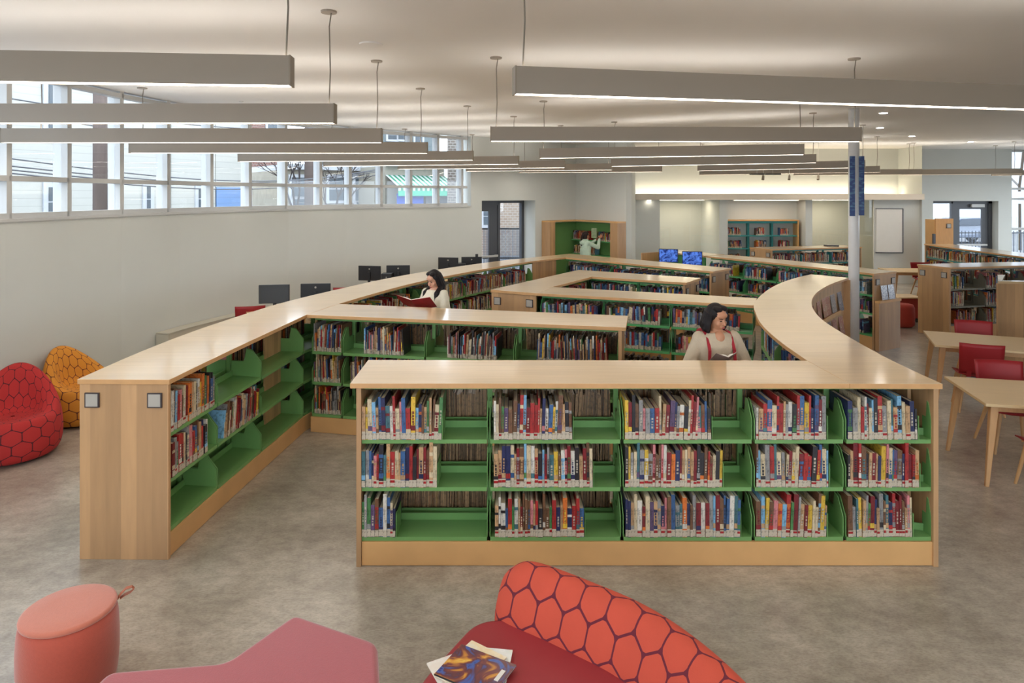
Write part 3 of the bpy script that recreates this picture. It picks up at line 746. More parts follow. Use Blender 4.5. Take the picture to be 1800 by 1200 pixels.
# --- island: three joined limbs
P1,P2,P3,P4,P5,P6,Q = (-.30,9.25),(1.17,11.7),(2.995,10.55),(2.617,9.98),(1.283,10.72),(.578,9.53),(.328,8.92)
i1F = [(.40,9.20),(.74,9.80),(1.26,10.68)]; i1B = [(-.28,9.27),(.22,10.13),(.98,11.38)]
isl1 = bookcase('short maple topped limb with blank end panel and two grey sign plates, island left side', [(.33,8.94),(.578,9.53),(.93,10.12),(1.27,10.70)], [(-.30,9.25),(.06,9.85),(.56,10.68),(1.15,11.67)], [Q,P6,P5], [P1,(.435,10.475),P2], ends=(2,0), levels=LV2)
isl2 = bookcase('maple topped back limb of the island with low reading books', [(1.29,10.73),(1.95,10.36),(2.60,9.99)], [(1.19,11.68),(2.13,11.10),(2.98,10.56)], [P5,P4], [P2,P3], ends=(0,2), levels=LV2, shm='green2')
isl3 = bookcase('maple topped front limb of the island with blue spined novels, reaching the curved case', [(.36,8.91),(1.17,8.60),(1.97,8.29),(2.88,7.94)], [(.60,9.50),(1.38,9.19),(2.18,8.87),(3.12,8.5)], [Q,(2.88,7.94)], [P6,(3.13,8.5)], ends=(0,0), levels=LV2, shm='green2')
# --- teal low case and right hand cases
TF = [(6.29,16.12),(7.15,16.36),(8.0,16.6),(8.86,16.84)]; TB = [(5.95,16.68),(6.95,16.98),(7.8,17.22),(8.68,17.45)]
teal = bookcase('low maple case with teal shelves before the far white room', TF, TB, ends=(2,1), levels=LV3, shm='teal')
R1F = [(7.93,12.06),(8.75,12.25),(9.6,12.42),(10.45,12.5)]; R1B = [(7.69,12.64),(8.6,12.86),(9.5,13.02),(10.4,13.1)]
rc1 = bookcase('maple case with grey shelves and blank striped end, right of the aisle', R1F, R1B, ends=(2,1), levels=(.25,.57,.89), shm='grey_shelf')
R3F = [(11.08,17.9),(11.0,16.9),(10.95,15.9),(10.9,14.9),(10.86,13.9)]; R3B = [(11.75,17.9),(11.7,16.9),(11.66,15.9),(11.6,14.9),(11.55,13.9)]
rc3 = bookcase('long maple case with teal shelves running below the far right door', R3F, R3B, ends=(1,1), levels=(.25,.62,.95), shm='teal')

# fills. left case inner side near bays: individual books
LM = mids(LI, LO)
def inner(i, row, f0, f1, where, seed):
    T, ang, Wd = bayT(LI, LM, i, LV[row], inset=.05)
    real_fill(T, ang, max(.025, Wd*f0), Wd*f1, where, 'picture books at the near end of the left bookcase', seed, avg=.03, hr=(.22,.31))
# on this side x runs from the near end to the far end
def innerT(i, row):
    T, ang, Wd = bayT(LI, LM, i, LV[row], inset=.03); return T, ang, Wd
for row, i, f0, f1, w_ in ((2,0,.05,.95,'top shelf'),(1,0,.05,.8,'middle shelf')):
    T, ang, Wd = innerT(i, row)
    # world x axis must run left to right as seen from the aisle: far end is the right end
    real_fill(T, ang, Wd*f0, Wd*f1, 'from the near end, %s, left curved bookcase' % w_, 'picture books at the near end of the left bookcase', 300+row, avg=.0285, hr=(.22,.31))
T, ang, Wd = innerT(1,1); fill(T, .12, Wd*.92, 'pict', .29, .24, 77, leanall=.12)
auto_fill(LI[:11], LO[:11], 'F', LV, 'red', 41, (.75,.98), skip=[(a,b) for a in (0,1,2,3) for b in (0,1,2)]+[(9,0),(9,1),(9,2)], hmax=.27)
auto_fill(LI[:11], LO[:11], 'B', LV, 'pict', 42, (.55,.9), skip=[(0,2),(9,0),(9,1),(9,2)], hmax=.25, depth=.2)
# middle case
MM = mids(MF, MBk)
def midfill(i, row, px0, px1, sd):
    T, ang, Wd = bayT(MF, MM, i, LV[row])
    a = at_px(px0, MF)[0]; b = at_px(px1, MF)[0]
    x0 = (Vector(a)-Vector(MF[i])).length; x1 = (Vector(b)-Vector(MF[i])).length
    fill(T, max(.02,x0), min(x1,Wd-.02), 'pict', .31, .26, sd)
for i, a, b in ((0,545,600),(1,636,706),(2,783,872),(3,942,1068)): midfill(i, 2, a, b, 500+i)
for i, a, b in ((0,545,600),(1,612,640),(1,645,740),(2,790,900),(3,945,1060)): midfill(i, 1, a, b, 520+i+a)
for i, a, b in ((0,545,600),(1,640,740),(2,790,900),(3,945,1060)): midfill(i, 0, a, b, 540+i)
auto_fill(MF, MBk, 'B', LV, 'pict', 43, (.9,.99), hmax=.29, depth=.2)
auto_fill(NF, NB, 'F', LV3, 'fic', 44, (.85,.98)); auto_fill(NF, NB, 'B', LV3, 'fic', 45, (.8,.95), depth=.18)
auto_fill(SF, SB, 'F', LV3, 'fic', 46, (.6,.8)); auto_fill(SF, SB, 'B', LV3, 'fic', 47, (.6,.9), depth=.18)
auto_fill([(.578,9.53),(.93,10.12),(1.27,10.70)], [(.06,9.85),(.56,10.68),(1.15,11.67)], 'F', LV2, 'red', 48, (.8,.95))
auto_fill([(.33,8.94),(.578,9.53),(.93,10.12),(1.27,10.70)], [(-.30,9.25),(.06,9.85),(.56,10.68),(1.15,11.67)], 'B', LV2, 'red', 49, (.7,.95), depth=.2)
auto_fill([(1.29,10.73),(1.95,10.36),(2.60,9.99)], [(1.19,11.68),(2.13,11.10),(2.98,10.56)], 'F', LV2, 'fic', 50, (.9,.98))
auto_fill([(.36,8.91),(1.17,8.60),(1.97,8.29),(2.88,7.94)], [(.60,9.50),(1.38,9.19),(2.18,8.87),(2.92,8.58)], 'F', LV2, 'fic', 51, (.8,.95))
auto_fill([(.36,8.91),(1.17,8.60),(1.97,8.29),(2.88,7.94)], [(.60,9.50),(1.38,9.19),(2.18,8.87),(2.92,8.58)], 'B', LV2, 'fic', 52, (.8,.95), depth=.16)
auto_fill(TF, TB, 'F', LV3, 'red', 53, (.93,.99), hmax=.25)
auto_fill(R1F, R1B, 'F', (.25,.57,.89), 'red', 54, (.3,.6)); auto_fill(R1F, R1B, 'B', (.25,.57,.89), 'red', 55, (.3,.6), depth=.18)
auto_fill(R3F, R3B, 'F', (.25,.62,.95), 'red', 56, (.93,.99), hmax=.25)

# ------------------------------------------------------------------ wall niche cases and tall cases
nk = root('corner_bookcase', 'green corner bookcase built into the far wall, woman reaching into it', 'bookcase', (1.7,18.4,0))
def L2(px, poly): return at_px(px, poly)[0]
wln = [wp(0), CN]; wrn = [CN, R1p]
un = (Vector(R1p)-Vector(CN)).normalized(); nn_ = Vector((-un.y,un.x)); nn_ = -nn_ if nn_.y > 0 else nn_
la = Vector(wp(2.55)); lb = Vector(CN)
cc = Vector(CN)-nrm*.42+nn_*.0
H_ = 1.88
def strip(a, b, d, z0, z1): # thin wall between a and b, thickness along -nrm etc.
    a = Vector(a); b = Vector(b); t = (b-a).normalized(); k = Vector((-t.y,t.x))*d
    return MB().prism([tuple(a),tuple(b),tuple(b+k),tuple(a+k)], z0, z1)
# left arm: shallow, green back; right arm: shelves
A0 = Vector(wp(2.42)); A1 = Vector(wp(2.62)); fr_ = -nrm*.32
mesh('side_panel', MB().prism([tuple(A0-nrm*.01),tuple(A1-nrm*.01),tuple(A1+fr_),tuple(A0+fr_)], 0, H_), M['panel'], nk)
B1 = Vector(R1p); B0 = B1-un*.26; frb = nn_*.32
mesh('side_panel', MB().prism([tuple(B0+nn_*.01),tuple(B1+nn_*.01),tuple(B1+frb),tuple(B0+frb)], 0, H_), M['panel'], nk)
cin = Vector(CN)+(un*.0)
# corner of the two front planes
def isect(p, d, q, e):
    den = d.x*e.y-d.y*e.x; t = ((q.x-p.x)*e.y-(q.y-p.y)*e.x)/den; return p+d*t
fc = isect(A0+fr_, u, B0+frb, un)
mesh('back_panel', MB().prism([tuple(A1-nrm*.01),tuple(Vector(CN)-nrm*.01),tuple(Vector(CN)-nrm*.03),tuple(A1-nrm*.03)], 0, H_-.03).prism([tuple(Vector(CN)+nn_*.01),tuple(B0+nn_*.01),tuple(B0+nn_*.03),tuple(Vector(CN)+nn_*.03)], 0, H_-.03), M['green'], nk)
mesh('top_board', MB().prism([tuple(A0-nrm*.01),tuple(Vector(CN)-nrm*.01+nn_*.01),tuple(B1+nn_*.01),tuple(B1+frb),tuple(fc),tuple(A0+fr_)], H_, H_+.035), M['wood'], nk)
c1 = Vector(CN)+nn_*.03+un*.12; c2 = B0+nn_*.03
for k, z in enumerate((.25,.62,1.0,1.38)):
    mesh('shelf', MB().prism([tuple(c1),tuple(c2),tuple(c2+nn_*.24),tuple(c1+nn_*.24)], z-.025, z), M['green2'], nk)
E_ = [tuple(c1+nn_*.26), tuple(c2+nn_*.26)]; Mi_ = [tuple(c1), tuple(c2)]
for k, (z, a, b) in enumerate(((.25,.1,.7),(.62,.05,.35),(1.0,.05,.3),(1.0,.4,.6),(1.38,.02,.42),(1.38,.6,.98))):
    T, ang, Wd = bayT(E_, Mi_, 0, z, inset=.02)
    fill(T, Wd*a+.01, Wd*b-.01, 'red', .25, .2, 600+k)
for (px, poly, n0) in ((965,wln,-nrm),(1090,wrn,nn_)):
    pass
# tall teal case in the white room
tc_ = root('tall_bookcase', 'tall maple case with teal shelves set between white piers', 'bookcase', (7.3,19.9,0))
x0, x1, yf, yb, H_ = 6.36, 8.50, 19.72, 20.08, 1.83
mesh('side_panel', MB().box((x0,yf,0),(x0+.035,yb,H_)), M['wood'], tc_); mesh('side_panel', MB().box((x1-.035,yf,0),(x1,yb,H_)), M['wood'], tc_)
mesh('top_board', MB().box((x0,yf-.01,H_),(x1,yb,H_+.035)), M['wood'], tc_)
mesh('back_panel', MB().box((x0+.035,yb-.02,.1),(x1-.035,yb-.01,H_)), M['wall'], tc_)
mesh('canopy_rail', MB().box((x0+.035,yf+.03,H_-.07),(x1-.035,yf+.04,H_)), M['teal'], tc_)
for k in range(1,3):
    xx = x0+(x1-x0)*k/3; mesh('upright_post', MB().box((xx-.03,yf+.2,.1),(xx+.03,yb-.03,H_)), M['teal'], tc_)
for z in (.2,.62,1.02,1.40):
    mesh('shelf', MB().box((x0+.04,yf+.03,z-.03),(x1-.04,yb-.03,z)), M['teal'], tc_)
    for k in range(3):
        xa = x0+.06+(x1-x0)*k/3
        Tt = lambda x, y, zz, xa=xa, z=z: (xa+x, yf+.05+y, z+.001+zz)
        fill(Tt, .0 if k == 0 else .12, .42 if z < 1.3 else .38, 'red', .24, .2, 700+k+int(z*10))
tl = root('tall_bookcase', 'tall orange maple case end with a small framed sign, left of the far door', 'bookcase', (12.6,19.4,0))
mesh('end_panel', MB().box((12.0,18.85,0),(12.5,18.9,1.93)), mat('orange_maple', (206,150,88), .45, stretch=(6,6,.7)), tl)
mesh('carcass', MB().box((12.03,18.9,.02),(12.5,19.38,1.9)), M['wood'], tl)
s_ = mesh('sign_holder', MB().box((12.30,18.835,1.66),(12.43,18.85,1.79)), M['signf'], tl); mesh('sign_insert', MB().box((12.315,18.83,1.675),(12.415,18.835,1.775)), M['sign'], s_)
mesh('edge_strip', MB().box((11.93,18.84,0),(11.99,18.9,1.5)), M['dark'], tl, label='dark vertical edge strip')
# stuff books, everything beyond the individual ones
bo = mesh('shelved_books', STUFF, M['book']); tag(bo, 'remaining rows of shelved books on all the cases beyond the near picture books', 'books', kind='stuff')
# ------------------------------------------------------------------ column with banners
cw = root('column', 'slender white round column rising beside the end of the curved bookcase', 'column', (5.66,11.02,0))
mesh('shaft', MB().tube([(5.66,11.02,0),(5.66,11.02,CEIL)], [.083,.083], 28), M['whiteg'], cw, smooth=False)
for p in cw.children[0].data.polygons: p.use_smooth = len(p.vertices) == 4
mesh('collar', MB().tube([(5.66,11.02,0),(5.66,11.02,.03)], [.11,.1], 28), M['mull'], cw)
def banner_mat():
    m = mat('banner_blue', (46,72,128), .5, var=.02); nt = m.node_tree; N = nt.nodes; L = nt.links
    tc = N.new('ShaderNodeTexCoord'); mp = N.new('ShaderNodeMapping'); mp.inputs['Scale'].default_value = (3,3,9)
    n = N.new('ShaderNodeTexNoise'); n.inputs['Scale'].default_value = 2.5; r = N.new('ShaderNodeValToRGB')
    r.color_ramp.elements[0].position = .5; r.color_ramp.elements[1].position = .66; r.color_ramp.elements[0].color = lin((44,70,126))+(1,); r.color_ramp.elements[1].color = lin((98,142,176))+(1,)
    L.new(tc.outputs['Object'], mp.inputs[0]); L.new(mp.outputs[0], n.inputs[0]); L.new(n.outputs[0], r.inputs[0]); L.new(r.outputs[0], N['Principled BSDF'].inputs['Base Color']); return m
bm_ = banner_mat()
for (px, a, lab, z0, z1) in ((1498.2, radians(-20), 'left', 2.26, 3.24), (1514.5, radians(-24), 'right', 2.27, 3.24)):
    yy = 10.9; x = (px-900)/F_PX*yy; o = root('banner', 'narrow vertical blue banner on the white column, %s of the two' % lab, 'banner', (x,yy,z0), 'blue column banners')
    d = Vector((cos(a), sin(a)))*.04
    t = Vector((-d.y,d.x)).normalized()*.006; c = Vector((x,yy))
    mesh('banner_cloth', MB().prism([tuple(c-d-t),tuple(c+d-t),tuple(c+d+t),tuple(c-d+t)], z0, z1), bm_, o)
    for z in (z0+.03, z1-.03):
        mesh('bracket', MB().tube([(x,yy,z),(5.66,11.02,z)], .006, 6), M['mull'], o)

# ------------------------------------------------------------------ upholstery
H_RED = hex_mat('red_hexagon_fabric', (182,42,40), (80,20,30), .17, lw=.028)
H_YEL = hex_mat('amber_hexagon_fabric', (214,140,44), (96,44,30), .16, lw=.03)
H_ORG = hex_mat('coral_hexagon_fabric', (194,76,54), (100,24,42), .15, lw=.032)
M['pink'] = mat('raspberry_fabric', (164,54,60), .75, var=.03, scale=60, bump=.2)
for k_ in ('pink',): M[k_].node_tree.nodes['Principled BSDF'].inputs['Sheen Weight'].default_value = .7
M['maroon'] = mat('maroon_vinyl', (150,44,50), .5, var=.03)
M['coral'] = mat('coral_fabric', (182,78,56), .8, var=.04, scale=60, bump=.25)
M['coral_lit'] = mat('coral_fabric_lit_top', (196,112,88), .75, var=.03, scale=60, bump=.25)  # pouf top: same coral, with the sheen of light put into the colour
for k_ in ('coral','coral_lit'): M[k_].node_tree.nodes['Principled BSDF'].inputs['Sheen Weight'].default_value = .5
M['rust'] = mat('rust_fabric', (176,62,48), .8, var=.04)
M['legwood'] = mat('ash_leg', (206,160,110), .5, var=.07, scale=5, stretch=(8,8,1))
M['ttop'] = mat('birch_tabletop', (226,196,148), .4, var=.03, scale=3, stretch=(1,8,1), coat=.1)
def tub_chair(label, x, y, R, back, hb, hs, m, rz=0):
    o = root('tub_chair', label, 'armchair', (x,y,0))
    prof = [(.70,.03,0),(.86,.05,0),(.97,.18,0),(1.0,.42,0),(.97,.7,0),(.93,.9,0),(.86,1.0,0),(.76,.985,0),(.66,.9,1),(.57,.6,1),(.50,.25,1),(.42,.02,1),(.25,0,1),(.04,0,1)]
    n = 40; rings = []; V = [0]
    def hh(a):
        c = cos(a-back); s = max(0, (c+.35)/1.35); return hs+(hb-hs)*s**1.3
    for k, (rf, zf, inner) in enumerate(prof):
        ring = []
        for j in range(n+1):
            a = 2*pi*j/n; h = hh(a)
            z = zf*h if not inner else (hs-.03)+max(0, h-hs+.03)*zf
            lean = .16*(z/hb)**2*R/.42
            r = R*rf*(1-.16*max(0,(z-hs)/max(.01,hb-hs)) )
            ring.append((x+r*cos(a)*1.0+cos(back)*lean*.5, y+r*sin(a)+sin(back)*lean*.5, z))
        rings.append(ring)
        if k: V.append(V[-1]+max(.03, sqrt((R*(prof[k][0]-prof[k-1][0]))**2+((rings[k][0][2]-rings[k-1][0][2]))**2 if not inner else .12**2)))
    mb = MB(); mb.loft(rings, cap=False, closed=False, uv=lambda i,j: (R*2*pi*j/n*1.0, V[i]*1.25))
    s = mesh('upholstered_shell', mb, m, o, smooth=True); subd(s, 1)
    mesh('base_ring', MB().tube([(x,y,0),(x,y,.035)], [R*.66,R*.7], 32), M['black'], o)
    return o
tub_chair('red hexagon patterned tub chair cut by the left frame edge', -5.0, 6.66, .43, radians(118), .86, .42, H_RED)
tub_chair('amber hexagon patterned tub chair against the left wall behind the bookcase end', -4.98, 7.74, .42, radians(165), .84, .42, H_YEL)
# orange drum pouf
px_, py_, r_ = -2.31, 3.47, .225
o = root('pouf', 'coral drum pouf with a strap loop, bottom left corner', 'pouf', (px_,py_,0))
prof = [(.86,.015),(.93,.03),(.985,.1),(1.02,.2),(1.02,.3),(1.0,.38),(.97,.42),(.93,.435)]
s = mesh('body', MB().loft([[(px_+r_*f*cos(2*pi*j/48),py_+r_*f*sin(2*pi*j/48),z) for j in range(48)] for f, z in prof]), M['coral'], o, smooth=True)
s = mesh('seat_pad', MB().loft([[(px_+r_*f*cos(2*pi*j/48),py_+r_*f*sin(2*pi*j/48),z) for j in range(48)] for f, z in ((.93,.433),(.965,.438),(.975,.447),(.96,.457),(.9,.462),(.5,.464),(.05,.465))]), M['coral_lit'], o, smooth=True)
sx, sy = px_+r_*.80, py_+r_*.55
st = MB(); pts = [(sx,sy,.43),(sx+.015,sy+.01,.455),(sx+.035,sy+.02,.475),(sx+.06,sy+.03,.478),(sx+.07,sy+.035,.465),(sx+.055,sy+.03,.45),(sx+.03,sy+.018,.442),(sx+.01,sy+.005,.43)]
for i in range(len(pts)-1): st.beam(pts[i], pts[i+1], .026, .003)
mesh('strap_loop', st, mat('tan_leather', (170,98,72), .55), o)
def cushion(name, poly, z0, z1, m, parent, r=.035, seg=3):
    """rounded slab"""
    rings = []; cxy = (sum(p[0] for p in poly)/len(poly), sum(p[1] for p in poly)/len(poly))
    ar = sum(poly[i][0]*poly[(i+1)%len(poly)][1]-poly[(i+1)%len(poly)][0]*poly[i][1] for i in range(len(poly)))
    if ar < 0: poly = poly[::-1]
    o = mesh(name, MB().prism(poly, z0, z1), m, parent)
    b = o.modifiers.new('bevel', 'BEVEL'); b.width = r; b.segments = 5; b.limit_method = 'ANGLE'; b.angle_limit = radians(25); b.harden_normals = False
    for p in o.data.polygons: p.use_smooth = True
    w = o.modifiers.new('wn', 'WEIGHTED_NORMAL')
    return o
def round_poly(poly, r, k=5):
    out_ = []; n = len(poly)
    for i in range(n):
        a, b, c = Vector(poly[i-1]), Vector(poly[i]), Vector(poly[(i+1)%n])
        rr = min(r, (a-b).length*.45, (c-b).length*.45)
        p = b+(a-b).normalized()*rr; q = b+(c-b).normalized()*rr
        for j in range(k+1):
            t = j/k; out_.append(tuple(p*(1-t)**2+b*2*t*(1-t)+q*t*t))
    return out_
bn = root('bench_ottoman', 'angular raspberry red upholstered bench at the bottom edge', 'ottoman', (-1.2,2.9,0))
cushion('seat_block', round_poly([(-1.86,3.07),(-1.345,3.13),(-1.14,3.49),(-.66,3.27),(-.56,2.85),(-.62,2.35),(-1.25,2.2),(-1.95,2.4)], .05), .03, .42, M['pink'], bn)
mesh('plinth', MB().prism([(-1.75,2.95),(-1.3,3.0),(-1.12,3.3),(-.78,3.15),(-.72,2.5),(-1.8,2.5)], 0, .035), M['black'], bn)
sf = root('curved_sofa', 'maroon seat with curved coral hexagon patterned backrest, bottom edge', 'sofa', (.2,2.8,0))
cushion('seat_block', round_poly([(-.52,2.2),(-.44,2.98),(-.19,3.45),(.05,3.47),(.52,3.17),(.82,2.85),(.95,2.2)], .14, 7), .06, .42, M['maroon'], sf, .05)
mesh('plinth', MB().prism([(-.35,2.35),(-.3,2.95),(0,3.25),(.4,3.0),(.75,2.4)], 0, .07), M['black'], sf)
base = smooth_poly([(-.09,3.41),(.09,3.30),(.27,3.17),(.485,2.99),(.66,2.72),(.78,2.38),(.84,2.05)], 5)
nb = offs(base, 1.0)
prof = [(.0,.40),(.035,.48),(.075,.56),(.115,.625),(.155,.66),(.20,.672),(.245,.655),(.275,.60),(.285,.5),(.28,.35),(.26,.12),(.14,.08),(.03,.2)]
rings = []; U = [0]
for i, p in enumerate(base):
    n_ = Vector((nb[i][0]-p[0], nb[i][1]-p[1])); k = 1.0
    e = 0
    if i < 4: k = (.80,.90,.96,.99)[i]
    if i: U.append(U[-1]+(Vector(p)-Vector(base[i-1])).length)
    rings.append([(p[0]+n_.x*(.14+(d-.14)*(k if i < 4 else 1)), p[1]+n_.y*(.14+(d-.14)*(k if i < 4 else 1)), .4+(z-.4)*(k if z > .4 else 1)) for d, z in prof])
t0 = Vector((base[0][0]-base[1][0], base[0][1]-base[1][1])).normalized()
cap_ = [(x+t0.x*.045, y+t0.y*.045, z) for x, y, z in rings[0]]; cc_ = Vector((sum(p[0] for p in cap_)/len(cap_), sum(p[1] for p in cap_)/len(cap_), sum(p[2] for p in cap_)/len(cap_)))
cap_ = [tuple(cc_+(Vector(p)-cc_)*.82) for p in cap_]
cap2 = [tuple(cc_+Vector((t0.x,t0.y,0))*.01+(Vector(p)-cc_)*.5) for p in cap_]
rings = [cap2, cap_]+rings; U = [-.1,-.05]+U
Vp = [0]
for i in range(1, len(prof)+1): a, b = prof[i-1], prof[i%len(prof)]; Vp.append(Vp[-1]+sqrt((a[0]-b[0])**2+(a[1]-b[1])**2))
mb = MB(); mb.loft([r[::-1] for r in rings], cap=True, uv=lambda i,j: (U[i]*1.05, Vp[len(prof)-j]+.06))
s = mesh('backrest', mb, H_ORG, sf, smooth=True); subd(s, 1)

# magazines on the maroon seat
def cover_mat(name, cols, scale=9, dist=2.5):
    m = mat(name, (200,200,200), .25, coat=.3); nt = m.node_tree; N = nt.nodes; L = nt.links
    tc = N.new('ShaderNodeTexCoord'); n = N.new('ShaderNodeTexNoise'); n.inputs['Scale'].default_value = scale; n.inputs['Distortion'].default_value = dist; n.inputs['Detail'].default_value = 3
    r = N.new('ShaderNodeValToRGB'); e = r.color_ramp.elements
    while len(e) < len(cols): e.new(.5)
    for i, c in enumerate(cols): e[i].position = .32+.4*i/(len(cols)-1); e[i].color = lin(c)+(1,)
    L.new(tc.outputs['Object'], n.inputs[0]); L.new(n.outputs[0], r.inputs[0]); L.new(r.outputs[0], N['Principled BSDF'].inputs['Base Color']); return m
def magazine(label, c, w, l, ang, z, m, t=.006, art=True, tilt=0):
    o = root('magazine', label, 'magazine', (c[0],c[1],z), 'magazines on the maroon seat', ang)
    mesh('cover', MB().box((-w/2,-l/2,t*.85),(w/2,l/2,t)).box((-w/2,-l/2,0),(w/2,l/2,t*.15)), m, o, local=True)
    mesh('page_block', MB().box((-w/2+.002,-l/2+.002,t*.15),(w/2-.002,l/2-.002,t*.85)), M['white'], o, local=True)
    return o
A_ = atan2(-.14,.26)
magazine('cream magazine with faint pink flowers, poking out left under the stack', (-.24,3.03), .21, .28, radians(28), .4205, cover_mat('faint_pink', ((236,226,214),(240,236,228),(226,180,170))))
magazine('white magazine with pale print, poking out right under the stack', (-.12,3.06), .21, .28, radians(-8), .427, cover_mat('pale_print', ((240,240,236),(220,226,220),(228,220,200))))
magazine('white and pale yellow magazine second from the top of the stack', (-.19,3.07), .21, .28, radians(-35), .4335, cover_mat('cream_print', ((240,232,210),(236,214,170),(238,236,230))))
mg = magazine('open gold and blue illustrated magazine on top of the stack', (-.165,3.035), .30, .225, A_, .440, cover_mat('gold_blue_art', ((40,50,120),(70,96,170),(92,52,62),(120,60,60),(206,140,56),(232,190,84),(196,72,50)), 6.5, 1.6), .007)
mesh('barcode_sticker', MB().box((.105,-.02,.007),(.125,.055,.0075)), M['white'], mg, local=True)
mesh('dark_spine', MB().box((-.151,-.114,0),(.151,-.1125,.0075)), M['black'], mg, local=True)

# ------------------------------------------------------------------ tables and chairs
def table(label, c, L_, W_, ang, h=.75, group='long birch tables'):
    o = root('table', label, 'table', (c[0],c[1],0), group, ang)
    t = mesh('tabletop', MB().box((-L_/2,-W_/2,h-.028),(L_/2,W_/2,h)), M['ttop'], o, bevel=.004, local=True)
    ap = MB(); a, b = L_/2-.1, W_/2-.09
    ap.box((-a,-b,h-.09),(a,-b+.02,h-.028)).box((-a,b-.02,h-.09),(a,b,h-.028)).box((-a,-b,h-.09),(-a+.02,b,h-.028)).box((a-.02,-b,h-.09),(a,b,h-.028))
    mesh('apron', ap, M['legwood'], o, local=True)
    for sx in (-1,1):
        for sy in (-1,1):
            lg = MB(); x, y = sx*(L_/2-.10), sy*(W_/2-.09); X, Y_ = sx*(L_/2-.02), sy*(W_/2-.03)
            lg.loft([[(X+i*.016,Y_+j*.016,.0) for i,j in ((-1,-1),(1,-1),(1,1),(-1,1))],[(x+i*.034,y+j*.03,h-.03) for i,j in ((-1,-1),(1,-1),(1,1),(-1,1))]])
            mesh('leg', lg, M['legwood'], o, bevel=.006, local=True)
    return o
def shell_chair():
    o = root('shell_chair', 'x', 'chair', (0,0,0))
    th = .012
    def surf(x, s):  # s 0 front of seat .. 1 rear .. 2 top of back
        if s <= 1:
            y = -.22+.40*s; z = .445-.02*sin(pi*s)-.03*(1-s)**4+.012*(abs(x)/.22)**2*2
            w = .225-.01*s
        else:
            k = s-1; y = .18+.055*sin(k*pi/2)+.05*k; z = .445+.40*k**1.05; w = .215+.012*k
            y -= .035*(abs(x)/.22)**2
        return w, y, z
    def patch(s0, s1, n):
        mb = MB(); rings = []
        for i in range(n+1):
            s = s0+(s1-s0)*i/n; rt = []; rb = []
            for j in range(13):
                f = -1+2*j/12; w, y, z = surf(f*.22, s); rt.append((f*w, y, z))
            for (x, y, z) in rt[::-1]:
                rb.append((x, y+(th if s > 1 else 0), z-(th if s <= 1 else 0)))
            rings.append(rt+rb)
        mb.loft(rings); return mb
    mesh('seat', patch(0,1.0,8), M['redplastic'], o, smooth=True, local=True)
    mesh('backrest', patch(1.06,2,8), M['redplastic'], o, smooth=True, local=True)
    nk_ = MB().beam((-.12,.185,.43),(-.12,.2,.5),.05,.012).beam((.12,.185,.43),(.12,.2,.5),.05,.012)
    mesh('back_bracket', nk_, M['redplastic'], o, local=True)
    for sx in (-1,1):
        for y0, y1 in ((-.15,-.21),(.12,.25)):
            mesh('leg', MB().taper((sx*.15,y0,.43),(sx*.225,y1,0),.022,.012,12), M['legwood'], o, local=True)
    mesh('under_frame', MB().beam((-.15,-.15,.425),(.15,-.15,.425),.03,.02).beam((-.15,.12,.425),(.15,.12,.425),.03,.02), M['black'], o, local=True)
    return o
ch0 = shell_chair(); used = [False]
def chair(c, ang, label, group='red shell chairs'):
    o = ch0 if not used[0] else copy_tree(ch0); used[0] = True
    o.location = (c[0],c[1],0); o.rotation_euler = (0,0,ang); return tag(o, label, 'chair', group)
a1 = atan2(-.23,.97); a2 = atan2(-.41,.91)
d1 = Vector((cos(a1),sin(a1))); n1 = Vector((-d1.y,d1.x)); d2 = Vector((cos(a2),sin(a2))); n2 = Vector((-d2.y,d2.x))
c1_ = Vector((4.22,5.93))+d1*.9+n1*.46; c2_ = Vector((5.25,8.27))+d2*.95+n2*.46
table('pale birch table nearest the right frame edge, beside the front bookcase', c1_, 1.8, .92, a1)
table('pale birch table second from the front at the right frame edge', c2_, 1.9, .95, a2)
chair((6.36,9.1), a2, 'red shell chair on the far side of the second birch table')
chair((5.66,8.10), a2+pi, 'red shell chair with its back to the camera, near side of the second table')
chair((5.12,6.84), a1, 'red shell chair behind the nearest birch table')
chair((4.72,5.76), a1+pi, 'red shell chair cut by the frame edge, near side of nearest table')
c3_ = (10.1,16.4); table('birch table in the far room gap left of the striped case end', c3_, 1.7, .9, radians(-6))
chair((9.75,15.55), radians(170), 'small distant red chair at the far birch table, near side'); chair((10.6,17.1), radians(-5), 'distant red chair peeking over the striped case end')
# small wheeled ottoman with wood top + round pouf in the gap
o = root('wheeled_ottoman', 'rust red tapered ottoman with wooden top on black casters, far aisle', 'ottoman', (8.1,13.75,0))
mesh('body', MB().loft([[(8.1+i*.25,13.75+j*.22,.09) for i,j in ((-1,-1),(1,-1),(1,1),(-1,1))],[(8.1+i*.19,13.75+j*.18,.5) for i,j in ((-1,-1),(1,-1),(1,1),(-1,1))]]), M['rust'], o, bevel=.02)
mesh('top_board', MB().box((7.84,13.5,.5),(8.36,14.0,.525)), M['ttop'], o, bevel=.005)
for i in (-1,1):
    for j in (-1,1): mesh('caster', MB().tube([(8.1+i*.17-.012,13.75+j*.15,.045),(8.1+i*.17+.012,13.75+j*.15,.045)], [.045,.045], 14), M['black'], o)
o = root('pouf', 'rust red round pouf partly hidden behind the display end panel', 'pouf', (7.72,13.2,0))
mesh('body', MB().loft([[(7.72+.24*f*cos(2*pi*j/28),13.2+.24*f*sin(2*pi*j/28),z) for j in range(28)] for f, z in ((.8,.01),(.97,.05),(1,.2),(.97,.38),(.85,.44),(.4,.45))]), M['rust'], o, smooth=True)

